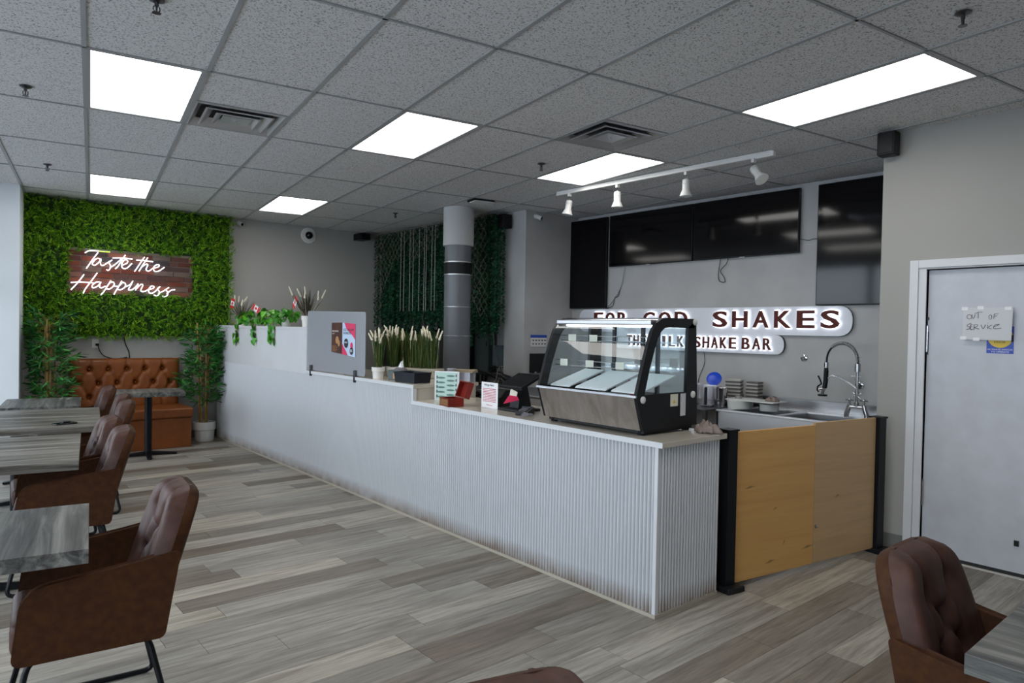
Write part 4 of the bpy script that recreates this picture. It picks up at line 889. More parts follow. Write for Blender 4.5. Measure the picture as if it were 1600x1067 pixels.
text('sticker_text', 'ACTIVATE SWITCH', FX(5.2808, 1.402, 1.445), 'white_ink', t, .0095, .135, .0006); text('sticker_text', 'TO OPERATE', FX(5.2808, 1.382, 1.430), 'white_ink', t, .0095, .098, .0006)
MB().box((5.2796, 1.262, 1.50), (5.2806, 1.275, 1.545)).build('black_figure', 'ink', t)
# notices on the pillar
t = thing('switch_plate', 'white notice with a blue header on the pillar face', 'notice', (5.76, 6.29, 1.37))
MB().box((-.12, -.012, -.06), (.14, 0, .055)).build('plate', 'white_plastic', t, bevel=.003); MB().box((-.12, -.016, .055), (.14, 0, .09)).build('blue_header', 'sticker_blue', t)
b = MB()
for r in range(2):
    for c in range(5): b.prism([(-.105+c*.05, .03-r*.045), (-.07+c*.05, .03-r*.045), (-.085+c*.05, .01-r*.045)], -.014, -.012)
b.build('icons', 'ink', t)
t = thing('black_dispenser', 'black wall box on the pillar face below the blue headed notice', 'dispenser', (5.745, 6.29, 1.11))
MB().box((-.12, -.07, -.12), (.12, 0, .12)).build('case', 'black_plastic', t, bevel=.008); MB().box((-.09, -.073, -.115), (-.06, -.07, -.105)).build('lamp', 'white_ink', t)
# ---- wooden gate between two black posts
PA = Vector((3.605, 2.245, 0)); PB = Vector((5.10, 1.995, 0)); gd = (PB-PA).normalized(); ga = math.atan2(gd.y, gd.x)
def post(p, lab, h):
    t = thing('gate_post', lab, 'post', p, ga, 'black gate posts')
    MB().box((-.038, -.038, .01), (.038, .038, h)).build('upright', 'black_metal', t, bevel=.003); MB().box((-.045, -.045, h), (.045, .045, h+.012)).build('cap', 'black_metal', t, bevel=.003)
    MB().box((-.065, -.085, 0), (.075, .06, .035)).build('foot_plate', 'black_plastic', t, bevel=.008)
    for dx, dy in ((.055, -.065), (.055, .045)): MB().cyl((dx, dy, .03), (dx, dy, .042), .008, n=8).build('bolt', 'dark_steel', t)
post(PA, 'black square post at the corner of the white counter', .945); post(PB, 'black square post against the door wall', .945)
t = thing('plywood_gate', 'low gate of two worn plywood panels between black posts', 'gate', PA, ga)
Lg = (PB-PA).length; mid = .80
MB().box((.042, -.012, .030), (mid-.002, .010, .935)).build('plywood_panel', 'plywood', t, bevel=.002); MB().box((mid+.002, -.010, .030), (Lg-.042, .010, .950)).build('plywood_panel', 'plywood_pale', t, bevel=.002)
b = MB(); 
for x_, z, l, s_ in ((.13, .585, .11, .1), (.40, .43, .04, .25), (1.02, .44, .06, .2), (.33, .10, .10, .15), (.68, .14, .13, .1), (.50, .2, .02, 1.2)): b.prism([(x_, z), (x_+l*.5, z+.002), (x_+l, z+l*s_), (x_+l*.5, z+.012+l*s_*.5)], -.0128, -.0121)
b.build('knot_scar', 'cane', t); MB().lathe([(.012, 0), (.012, .004), (.004, .006)], n=12, T=Matrix.Translation((mid+.03, -.011, .27)) @ Matrix.Rotation(PI/2, 4, 'X')).build('screw', 'steel', t)
# ---- steel sink
t = thing('steel_sink', 'stainless sink unit with backsplash and drainboard behind the plywood gate', 'sink', (0, 0, 0))
MB().box((5.60, 2.14, .50), (5.615, 3.62, .805)).box((5.60, 3.605, .50), (6.30, 3.62, .805)).build('apron', 'sink_steel', t)
b = MB()
b.box((5.595, 2.14, .795), (5.66, 3.63, .812)); b.box((6.16, 2.14, .795), (6.34, 3.63, .812)); b.box((5.66, 3.52, .795), (6.16, 3.63, .812)); b.box((5.66, 3.03, .795), (6.16, 3.08, .812)); b.box((5.66, 2.14, .79), (6.16, 2.56, .808)); b.build('deck', 'sink_steel', t, bevel=.004)
b = MB()
for k in range(7): b.box((5.70, 2.2+k*.05, .808), (6.12, 2.215+k*.05, .813))
b.build('drain_rib', 'dark_steel', t)
for a, c in ((2.56, 3.03), (3.08, 3.52)): tray(MB(), .25, (c-a)/2, .25, .004, 1.0, 0).build('basin', 'steel', t).location = (5.91, (a+c)/2, .545)
MB().box((6.33, 2.14, .81), (6.355, 3.63, .905)).box((6.30, 2.14, .895), (6.355, 3.63, .91)).build('backsplash', 'steel', t)
for x_, y in ((5.64, 2.2), (5.64, 3.57), (6.28, 2.2), (6.28, 3.57)): MB().cyl((x_, y, 0), (x_, y, .52), .02).build('leg', 'steel', t, 50)
# faucet
t = thing('spray_faucet', 'tall chrome spring spray faucet with cross handles over the sink', 'faucet', (6.12, 2.575, .81))
def ft(n, *paths, mt='chrome'):
    for p, r in paths: MB().tube(p, r, 10).build(n, mt, t, 60)
_ft = ft
def ft(n, *paths, mt='chrome'): return _ft(n, *[(p, r*1.25) for p, r in paths], mt=mt)
ft('bridge', ([(0, .085, .0), (0, .085, .03), (0, .07, .07), (0, .06, .11)], .016), ([(0, -.085, .0), (0, -.085, .03), (0, -.07, .07), (0, -.06, .11)], .016), ([(0, .07, .095), (0, -.07, .095)], .014))
ft('riser', ([(0, 0, .09), (0, 0, .42)], .0095), ([(0, 0, .40), (0, 0, .47)], .019)); ft('collar', ([(0, 0, .10), (0, 0, .135)], .017), ([(0, 0, .20), (0, 0, .23)], .014), ([(0, .05, .36), (0, -.03, .36)], .004), ([(0, .03, .185), (0, -.04, .215)], .006), ([(0, -.03, .17), (0, .035, .22)], .006))
arc = [Vector((0, .135-.135*math.cos(a), .47+.02+.155*math.sin(a))) for a in [PI*i/24 for i in range(25)]]; arc = [Vector((0, 0, .46))]+arc+[Vector((0, .272, .44))]
ft('hose', (arc, .007), mt='black_plastic')
sp = []
k = 0; pts = catmull(arc, 4); turns = 34
for i in range(turns*8):
    s_ = i/(turns*8)*(len(pts)-1)*.72; j = int(s_); f = s_-j; p = pts[j].lerp(pts[min(j+1, len(pts)-1)], f); d = (pts[min(j+1, len(pts)-1)]-pts[j]).normalized(); u = Vector((1, 0, 0)); v = d.cross(u); a = i*2*PI/8; sp.append(p+(u*math.cos(a)+v*math.sin(a))*.016)
ft('spring', (sp, .0022))
ft('spray_handle', ([(0, .275, .46), (0, .272, .40)], .014), ([(0, .272, .40), (0, .275, .30), (0, .283, .24)], .016), mt='black_plastic'); ft('spray_head', ([(0, .272, .47), (0, .272, .42)], .015), ([(0, .28, .25), (0, .30, .205), (0, .30, .18)], .011), ([(0, .28, .235), (0, .335, .225)], .008))
ft('rubber_face', ([(0, .30, .18), (0, .30, .165)], .032), mt='black_plastic'); ft('trigger', ([(0, .335, .20), (0, .35, .215), (0, .345, .25), (0, .312, .275), (0, .325, .31), (0, .345, .345)], .006), mt='black_plastic')
ft('support_arm', ([(0, 0, .22), (0, .015, .26), (0, .07, .295), (0, .18, .345), (0, .22, .355), (0, .262, .325)], .0045), ([(0, 0, .24), (0, .02, .275), (0, .18, .357), (0, .215, .367)], .0035))
for s_ in (-1, 1):
    b = MB(); b.cyl((0, s_*.06, .11), (0, s_*.06, .15), .010)
    for a in (0, PI/2): b.tube([(math.sin(a)*.032, s_*.06+math.cos(a)*.034, .152), (-math.sin(a)*.032, s_*.06-math.cos(a)*.034, .152)], .0055, 6)
    b.ball((0, s_*.06, .157), .013); b.build('cross_handle', 'chrome', t, 60)
def knob(y, z, r, l, lab):
    t = thing('wall_valve', lab, 'valve', (6.36, y, z), 0, 'chrome wall valves'); Tk = Matrix.Rotation(-PI/2, 4, 'Y')
    MB().lathe([(r, 0), (r, .008), (r*.6, .014)], n=18, T=Tk).build('flange', 'chrome', t, 50); MB().lathe([(r*.55, .012), (r*.55, l), (r*.45, l+.004)], n=14, T=Tk).build('stem', 'dark_steel', t, 50)
knob(3.172, 1.30, .032, .02, 'round chrome valve on the wall under the sign board'); knob(2.655, 1.08, .036, .05, 'dark chrome knob on the wall behind the spray faucet'); knob(2.46, 1.265, .03, .07, 'chrome stub on the wall at the corner of the door wall')
# things at the sink
def plates(n, x, y, z, s, grp, where, rot):
    for k in range(n):
        lab = 'thin square tray, number %s up, in the %s' % (['one', 'two', 'three', 'four', 'five', 'six', 'seven', 'eight', 'nine', 'ten', 'eleven', 'twelve'][k], where)
        t = tag(MB().box((-s, -s, 0), (s, s, .010)).box((-s*1.04, -s*1.04, .010), (s*1.04, s*1.04, .0145)).build('square_tray', 'pale_plate' if k % 2 else 'brown_plate', None, bevel=.002, seg=1), lab, 'tray', grp)
        t.location = (x+R_.uniform(-.004, .004), y+R_.uniform(-.004, .004), z+k*.0172); t.rotation_euler = (0, 0, rot+R_.uniform(-.03, .03))
plates(12, 6.12, 3.76, .862, .072, 'trays in the taller stack by the wall', 'taller stack by the wall', .35); plates(11, 6.22, 3.60, .862, .06, 'trays in the lower stack by the wall', 'lower stack by the wall', .1)
t = thing('work_shelf', 'dark steel work shelf holding shakers and trays by the screen wall', 'shelf', (0, 0, 0))
MB().box((5.45, 3.64, .80), (6.34, 5.3, .815)).build('top', 'dark_steel', t, bevel=.003)
MB().box((5.95, 3.52, .845), (6.34, 3.95, .860)).build('raised_board', 'dark_steel', t)
for x_, y in ((5.5, 3.68), (5.5, 5.24), (6.28, 3.68), (6.28, 5.24)): MB().box((x_-.018, y-.018, 0), (x_+.018, y+.018, .80)).build('leg', 'dark_steel', t)
for x_, y in ((6.0, 3.67), (6.0, 3.9), (6.3, 3.67), (6.3, 3.9)): MB().box((x_-.01, y-.01, .815), (x_+.01, y+.01, .845)).build('spacer', 'dark_steel', t)
t = thing('metal_shaker', 'tall metal mixing shaker beside the blender jar', 'shaker', (5.92, 3.76, .815)); MB().lathe([(.035, 0), (.045, .17), (.047, .172), (.045, .178), (.043, .172), (.033, .005)], n=20).build('cup', 'chrome', t, 50)
t = thing('metal_shaker', 'second metal shaker half hidden behind the first', 'shaker', (6.02, 3.86, .815)); MB().lathe([(.033, 0), (.042, .16), (.044, .165), (.04, .16), (.03, .005)], n=20).build('cup', 'chrome', t, 50)
t = thing('deli_tub', 'clear tub with a tilted blue lid beside the tray stack', 'tub', (6.02, 3.92, .815)); MB().lathe([(.05, 0), (.058, .17), (.06, .175)], n=22).build('tub_wall', 'clear_plastic', t, 50)
MB().lathe([(.004, .0), (.07, .0), (.075, .012), (.07, .016), (.004, .012)], n=26, T=Matrix.Translation((-.03, -.01, .245)) @ Matrix.Rotation(-1.05, 4, 'Y') @ Matrix.Rotation(.35, 4, 'X')).build('blue_lid', 'blue_lid', t, 50)
def jar(x, y, lab):
    t = thing('blender_jar', lab, 'jar', (x, y, .815), .3, 'clear blender jars'); MB().prism([(-.05, -.05), (.05, -.05), (.05, .05), (-.05, .05)], 0, .008, 'z').build('base', 'black_plastic', t)
    b = MB(); vs = [(-.045, -.045, .008), (.045, -.045, .008), (.045, .045, .008), (-.045, .045, .008), (-.065, -.065, .205), (.065, -.065, .205), (.065, .065, .205), (-.065, .065, .205)]; b.add(vs, [(0, 1, 5, 4), (1, 2, 6, 5), (2, 3, 7, 6), (3, 0, 4, 7)]); b.build('jar_wall', 'clear_plastic', t)
    MB().box((-.085, -.012, .02), (-.062, .012, .19)).build('handle', 'black_plastic', t, bevel=.005)
jar(5.72, 3.80, 'clear blender jar with black handle nearest the display case'); jar(5.78, 4.02, 'clear blender jar hidden behind the other beside the case')
def tub(x, y, r, h, lab):
    t = thing('white_tub', lab, 'tub', (x, y, .812), 0, 'white round tubs in the sink'); MB().lathe([(r*.96, 0), (r, h), (r*.96, h), (r*.9, .006)], n=30).build('wall', 'tub_white', t, 50); MB().lathe([(r*1.03, h-.012), (r*1.03, h), (r, h+.001)], n=30).build('rim', 'tub_white', t, 50)
tub(5.90, 3.56, .12, .075, 'white round tub at the shelf end of the sink'); tub(5.93, 3.28, .085, .062, 'white round tub in the middle of the sink under the board')
t = tag(MB().box((5.80, 3.17, .890), (6.06, 3.66, .900)).build('cutting_board', 'tub_white', None, bevel=.002), 'flat white board resting across the two tubs', 'cutting board')
t = tag(MB().lathe([(.03, 0), (.034, .022), (.034, .024)], (0, 0, 0), 18).build('small_cup', 'steel', None, 50), 'small metal cup at the shelf end of the white board', 'cup'); t.location = (5.93, 3.60, .9)
cloth_heap('cleaning_cloth', 'crumpled brown cloth lying on the white board by the sink', (5.95, 3.26, .900), .06, .055, .045, 'cloth')
t = thing('glass_tumbler', 'small clear glass behind the counter corner and black post', 'glass', (3.72, 2.42, .80)); MB().lathe([(.025, 0), (.032, .11), (.029, .11), (.022, .01)], n=18).build('wall', 'clear_plastic', t, 50)
MB().box((-.12, -.10, -.80), (.25, .16, -.001)).build('stand', 'dark_steel', t)
# ---- dark service corner behind the counter
t = thing('service_table', 'stainless work table behind the counter before the dark service corner', 'table', (0, 0, 0))
MB().box((4.30, 4.45, .875), (4.95, 6.05, .90)).build('top', 'steel', t, bevel=.003); MB().box((4.32, 4.47, .25), (4.93, 6.03, .27)).build('undershelf', 'steel', t)
for x_, y in ((4.34, 4.5), (4.9, 4.5), (4.34, 6.0), (4.9, 6.0)): MB().cyl((x_, y, 0), (x_, y, .88), .02).build('leg', 'steel', t, 50)
t = thing('tall_freezer', 'tall black freezer cabinet at the back wall below the hanging vines', 'freezer', (0, 0, 0))
MB().box((5.50, 7.75, .04), (5.88, 9.66, 1.50)).build('cabinet', 'black_plastic', t, bevel=.01); MB().box((5.485, 7.78, .08), (5.50, 9.63, 1.47)).build('door', 'dark_steel', t, bevel=.004); MB().box((5.46, 8.66, .6), (5.485, 8.69, 1.2)).build('handle', 'steel', t)
def ebox(y0, y1, z0, z1, lab, mt='panel_box', x0=5.90):
    t = thing('electrical_panel', lab, 'electrical panel', (0, 0, 0), 0, 'electrical boxes on the service wall')
    MB().box((x0, y0, z0), (6.05, y1, z1)).build('enclosure', mt, t, bevel=.004); MB().box((x0-.006, y0+.02, z0+.02), (x0, y1-.02, z1-.02)).build('door', mt, t, bevel=.003); MB().box((x0-.012, y0+.03, (z0+z1)/2-.03), (x0-.006, y0+.045, (z0+z1)/2+.03)).build('latch', 'black_metal', t)
ebox(8.0, 8.72, .95, 1.75, 'grey green electrical panel just behind the round column'); ebox(7.45, 7.88, .88, 1.75, 'dark electrical panel between the column and the pillar'); ebox(6.95, 7.36, 1.02, 1.30, 'bluish junction box beside the pillar', 'blue_box')
for k, (y, c) in enumerate(((7.75, 'steel'), (7.66, 'dark_steel'), (8.4, 'dark_steel'), (8.55, 'dark_steel'))):
    tag(MB().cyl((6.0, y, 0), (6.0, y, .95), .024).build('conduit_pipe', c, None, 50), ['steel conduit under the dark panel', 'dark conduit beside the steel one', 'dark conduit under the panel behind the column', 'dark conduit nearest the freezer'][k], 'pipe')
tg = random.Random(3)
for k in range(6):
    p = [(5.98-tg.uniform(0, .12), 6.85+tg.uniform(0, .9), 1.05-tg.uniform(0, .2))]
    for j in range(5): p.append((5.98-tg.uniform(0, .2), 6.8+tg.uniform(0, .95), .95-j*.13+tg.uniform(-.05, .05)))
    cable('tangled_cable', ['black cable hanging highest in the tangle under the junction box', 'dark cable looping widest beside the pillar', 'black cable crossing the tangle in the service corner', 'lower black cable of the tangle near the conduit', 'grey cable curving below the bluish junction box', 'grey cable nearest the pillar in the service corner'][k], p, 'cable_black' if k < 4 else 'cable_grey', .009)
t = thing('black_blower', 'black long nosed sprayer lying behind the terminal beside the pillar', 'tool', (5.05, 6.1, .98)); MB().lathe([(.03, 0), (.05, .12), (.035, .2), (.02, .32), (.0195, .321)], n=16, T=Matrix.Rotation(1.9, 4, 'X') @ Matrix.Rotation(.2, 4, 'Z')).build('body', 'black_plastic', t, 50); MB().tube([(0, 0, 0), (.0, .05, .10), (.03, .2, .3), (.05, .25, .5)], .008).build('cord', 'cable_black', t)
MB().box((-.06, -.14, -.98), (.06, .0, -.06)).build('stand', 'dark_steel', t)
# ---- vine curtain
vc = thing('vine_curtain', 'curtain of long artificial ivy strands hanging before the service corner', 'curtain', (0, 0, 0))
def strand(n_l, L, seed):
    rr = random.Random(seed); b = MB(); b.tube([(0, 0, 0), (rr.uniform(-.01, .01), rr.uniform(-.015, .015), -L/2), (0, 0, -L)], .0025, 4)
    for k in range(n_l):
        z = -L*(k+.5)/n_l; a = rr.uniform(0, 2*PI); s_ = rr.uniform(.028, .048); d = Vector((math.cos(a), math.sin(a), -.7)).normalized(); sd = Vector((-math.sin(a), math.cos(a), 0)); p = Vector((0, 0, z))
        b.add([p, p+d*s_*.5-sd*s_*.5, p+d*s_*1.2, p+d*s_*.5+sd*s_*.5], [(0, 1, 2, 3)])
    return b
protos = []
for k, L in enumerate((1.35, 1.45, 1.55, 1.5, 1.62, 1.4)):
    protos.append(strand(130, L, k).build('vine_strand', 'vine_leaf', vc))
used = [0]*6
def vst(x, y, z, s=1):
    k = R_.randrange(6); o = protos[k]
    if used[k]: o = protos[k].copy(); COL.objects.link(o)
    used[k] = 1; o.location = (x, y, z); o.rotation_euler = (0, 0, R_.uniform(0, 6)); o.scale = (1, 1, s)
y = 9.62
while y > 6.56:
    vst(5.34+R_.uniform(-.03, .03), y, 2.955, R_.uniform(.9, 1.0)*(1.0 if y > 7.6 else 1.08)); 
    if R_.random() < .75: vst(5.42+R_.uniform(-.03, .03), y-.02, 2.955, R_.uniform(.85, 1.02))
    y -= R_.uniform(.03, .048)
MB().tube([(5.36, 9.66, 2.957), (5.36, 6.70, 2.957)], .006, 6).build('hanging_wire', 'dark_steel', vc)
b = MB()
for y in (8.80, 8.71, 8.55, 8.46, 8.30, 8.17, 8.12, 7.98, 7.90): b.cyl((5.29, y, 2.95), (5.29, y, 1.76), .005, n=5)
b.build('silver_tinsel_line', 'silver_line', vc)
# rope net swags hung over the vines
def net(name, lab, y0, y1, zt, depth_fn, c):
    """diamond mesh of cell c hung from y0..y1, as deep as depth_fn says"""
    t = thing(name, lab, 'net', (0, 0, 0), 0, 'rope net swags'); b = MB(); W = y1-y0; ny = int(W/c); P = {}
    def pt(i, j):
        if (i, j) not in P: P[(i, j)] = Vector((5.27-.02*math.sin(j*.3)+R_.uniform(-.008, .008), y0+i*c+R_.uniform(-.009, .009), zt-j*c*1.15+R_.uniform(-.012, .012)))
        return P[(i, j)]
    for i in range(ny+1):
        for j in range(0, int(1.5/(c*1.15))):
            if (i+j) % 2: continue
            for di in (-1, 1):
                i2 = i+di
                if 0 <= i2 <= ny and (j+1)*c*1.15 < depth_fn(i2*c/W): b.tube([pt(i, j), pt(i2, j+1)], .0028, 4)
    tag(b.build('rope_mesh', 'net_rope', t), kind='stuff'); MB().tube([(5.28, y0, zt), (5.28, y1, zt)], .005, 5).build('top_rope', 'net_rope', t)
net('rope_net', 'pale rope net swag over the vines near the far wall', 8.45, 9.55, 2.95, lambda u: .15+1.15*u**1.3, .055)
net('rope_net', 'pale rope net swag over the vines, left of the round column', 7.75, 8.55, 2.95, lambda u: .22+.4*u, .055)
net('rope_net', 'pale rope net swag over the vines beside the pillar', 6.72, 7.5, 2.95, lambda u: 1.35-.6*u, .055)
# ================================================================== LEAFY WALL AND LOUNGE
lw = thing('leafy_wall_panel', 'bright green artificial fern panel covering the back wall around the lit sign', 'plant wall', (0, 0, 0))
GX0, GX1, GZ0, GZ1 = .66, 3.16, 1.30, 2.965; HX0, HX1, HZ0, HZ1 = 1.25, 2.61, 1.885, 2.385
MB().box((GX0, 9.66, GZ0+.05), (HX0, 9.695, GZ1)).box((HX1, 9.66, GZ0+.05), (GX1-.06, 9.695, GZ1)).box((HX0, 9.66, GZ0+.05), (HX1, 9.695, HZ0)).box((HX0, 9.66, HZ1), (HX1, 9.695, GZ1)).build('backing', 'mat_backing', lw)
b = MB()
for k in range(6200):
    x = R_.uniform(GX0, GX1-.03); z = R_.uniform(GZ0+.02, GZ1)
    if HX0-.0 < x < HX1+.0 and HZ0-.01 < z < HZ1+.01: continue
    base = Vector((x, 9.66-R_.uniform(0, .08), z)); a0 = R_.uniform(0, 2*PI); main = Vector((math.cos(a0)*.8, -R_.uniform(.35, 1.1), math.sin(a0)*.8+.1))
    for j in range(7):
        d = main+Vector((R_.uniform(-.75, .75), R_.uniform(-.4, .2), R_.uniform(-.75, .75))); b.blade(base, d, R_.uniform(.035, .09), .0075, (0, -.0, -.015), 1)
tag(b.build('fern_foliage', 'fern', lw), kind='stuff')
# brick panel
bp_ = thing('brick_panel', 'small panel of mixed red and grey bricks behind the lit script', 'brick panel', (0, 0, 0))
MB().box((HX0-.02, 9.64, HZ0-.03), (HX1+.02, 9.665, HZ1+.02)).build('mortar_bed', 'mortar', bp_)
bb = MB().box((-.5, -.5, -.5), (.5, .5, .5)).build('brick', 'brick_face', bp_); fb = True; row = 0; z = HZ0-.02
while z < HZ1-.01:
    x = HX0-.02-R_.uniform(0, .12)
    while x < HX1:
        L = R_.choice((.20, .215, .20, .10, .15)); xa = max(x, HX0-.015); xb = min(x+L, HX1+.015)
        if xb-xa > .03:
            o = bb if fb else bb.copy()
            if not fb: COL.objects.link(o)
            fb = False; o.location = ((xa+xb)/2, 9.636+R_.uniform(-.004, .004), z+.028); o.scale = (xb-xa, .016, .054)
        x += L+.010
    z += .0645; row += 1
# neon script
t = thing('neon_sign', 'glowing white script sign reading Taste the Happiness on the brick panel', 'neon sign', (0, 0, 0))
for n_, lst in (('neon_tube', NEON),):
    b = MB()
    for s_ in lst: b.tube(catmull([(p[0], 9.585, p[1]) for p in s_], 4), .0058, 6)
    b.build('neon_tubing', 'neon_white', t, 60)
gx = NEON[0][-2]; gy = NEON[0][-1]
MB().tube([(gx[0], 9.583, gx[1]), ((gx[0]+gy[0])/2, 9.582, (gx[1]+gy[1])/2-.002), (gy[0], 9.583, gy[1])], .0065, 6).build('green_tube', 'neon_green', t, 60)
b = MB()
for s_ in NEON[::2]: b.cyl((s_[0][0], 9.59, s_[0][1]), (s_[0][0], 9.628, s_[0][1]), .004, n=6)
b.build('standoff', 'clear_plastic', t)
cable('sign_cord', 'black cord dropping from the leafy panel to behind the bench', [(1.84, 9.67, 1.34), (1.86, 9.69, 1.25), (1.90, 9.69, 1.15), (1.91, 9.69, 1.05)], r=.006)
cable('sign_cord', 'black cord looping from the wall outlet down to the bench', [(1.555, 9.68, 1.25), (1.58, 9.66, 1.16), (1.63, 9.67, 1.10), (1.74, 9.68, 1.065), (1.88, 9.69, 1.08)], r=.006)
t = thing('wall_outlet', 'white wall outlet with a black plug above the bench', 'outlet', (1.535, 9.70, 1.255)); MB().box((-.035, -.006, -.055), (.035, 0, .055)).build('plate', 'white_plastic', t, bevel=.002); MB().box((0, -.035, -.03), (.035, -.006, .0)).build('plug', 'black_plastic', t, bevel=.004)
# tufted bench
t = thing('tufted_bench', 'tan leather bench with a deep buttoned back against the leafy wall', 'bench', (1.85, 9.68, 0))
BW = 1.22
pad.aspect = 2.0
rowsB = [(.80, [.17+.165*k for k in range(5)]), (.54, [.085+.165*k for k in range(6)]), (.28, [.17+.165*k for k in range(5)])]
dm = [(u, v, .04) for v, us in rowsB for u in us]; cr = []
for r in range(2):
    for u in rowsB[r][1]:
        for u2 in rowsB[r+1][1]:
            if abs(u-u2) < .12: cr.append(((u, rowsB[r][0]), (u2, rowsB[r+1][0]), .016))
for u in rowsB[0][1]: cr.append(((u, .80), (u, 1.0), .018))
for u in rowsB[2][1]: cr.append(((u, .28), (u, 0), .014))
cr.append(((.085, .54), (0, .54), .014)); cr.append(((.91, .54), (1, .54), .014))
bk_ = pad('backrest', 'leather_tan', t, lambda u, v, w_: ((u-.5)*BW, -.10-w_, .43+v*.645), 96, 48, .075, dm, cr, 14, 1.1, 70, .05)
for u, v, _ in dm: MB().ball(((u-.5)*BW, -.10-.036, .43+v*.645), .011, 6).build('button', 'leather_tan', bk_, 60)
MB().box((-BW/2, -.11, .02), (BW/2, -.01, .43)).build('back_frame', 'leather_tan', t, bevel=.01)
MB().box((-BW/2-.015, -.71, .36), (BW/2+.02, -.12, .485)).build('seat', 'leather_tan', t, 40, bevel=.025, seg=3); MB().box((-BW/2, -.69, .0), (BW/2, -.12, .36)).build('base', 'leather_tan', t, bevel=.008)
# ================================================================== TABLES AND CHAIRS
def table(lab, gx0, gx1, gy0, gy1, boards=0, grid=True, ped=(0, 0), cross=True, two=False):
    """square-edged dining table on a black pedestal; coordinates in the turned frame when grid"""
    cx, cy = (gx0+gx1)/2, (gy0+gy1)/2; p = g2b(cx, cy) if grid else Vector((cx, cy, 0)); rz = -PHI if grid else 0
    t = thing('dining_table', lab, 'table', p, rz, 'grey wood dining tables'); a, b_ = (gx1-gx0)/2, (gy1-gy0)/2
    if boards:
        w_ = 2*b_/boards
        for k in range(boards): MB().box((-a, -b_+k*w_+.0012, .70), (a, -b_+(k+1)*w_-.0012, .75)).build('tabletop_board', 'table_wood', t, bevel=.0015, seg=1)
    else: MB().box((-a, -b_, .70), (a, b_, .75)).build('tabletop', 'table_wood_cross', t, bevel=.002)
    for oy in ((-b_*.5, b_*.5) if two else (0,)):
        px_, py_ = ped[0], ped[1]+oy
        MB().cyl((px_, py_, .03), (px_, py_, .69), .038, n=16).build('pedestal', 'black_metal', t, 50); MB().box((px_-.18, py_-.18, .688), (px_+.18, py_+.18, .70)).build('top_plate', 'black_metal', t)
        fb_ = MB()
        for ang in (0, PI/2, PI, 3*PI/2):
            T = Matrix.Translation((px_, py_, 0)) @ Matrix.Rotation(ang, 4, 'Z'); fb_.prism([(0, .012), (.26, .006), (.30, .006), (.30, .022), (.04, .05), (0, .05)], -.026, .026, 'y', T)
        fb_.build('cross_base', 'black_metal', t, bevel=.004)
        for ang in (0, PI/2, PI, 3*PI/2): MB().cyl((px_+.28*math.cos(ang), py_+.28*math.sin(ang), 0), (px_+.28*math.cos(ang), py_+.28*math.sin(ang), .01), .018, n=10).build('glide', 'black_plastic', t)
    return t
table('grey wood table nearest the camera on the window side, a pulled out chair before it', -.70, .0, 2.71, 3.40)
table('grey boarded table second from the front on the window side, two chairs at it', -1.0, -.05, 4.457, 5.565, 6, two=True)
table('grey boarded table with a black phone lying on it', -1.0, .072, 5.945, 7.202, 6, two=True)
table('small grey table at the far end of the window side below the bamboo', -.69, -.075, 7.39, 8.24)
table('narrow grey table in front of the tan tufted bench', .16, .92, 8.50, 9.03, ped=(.03, .06))
table('grey wood table corner at the right front near the door', 1.927, 2.70, -.20, .54, grid=False)
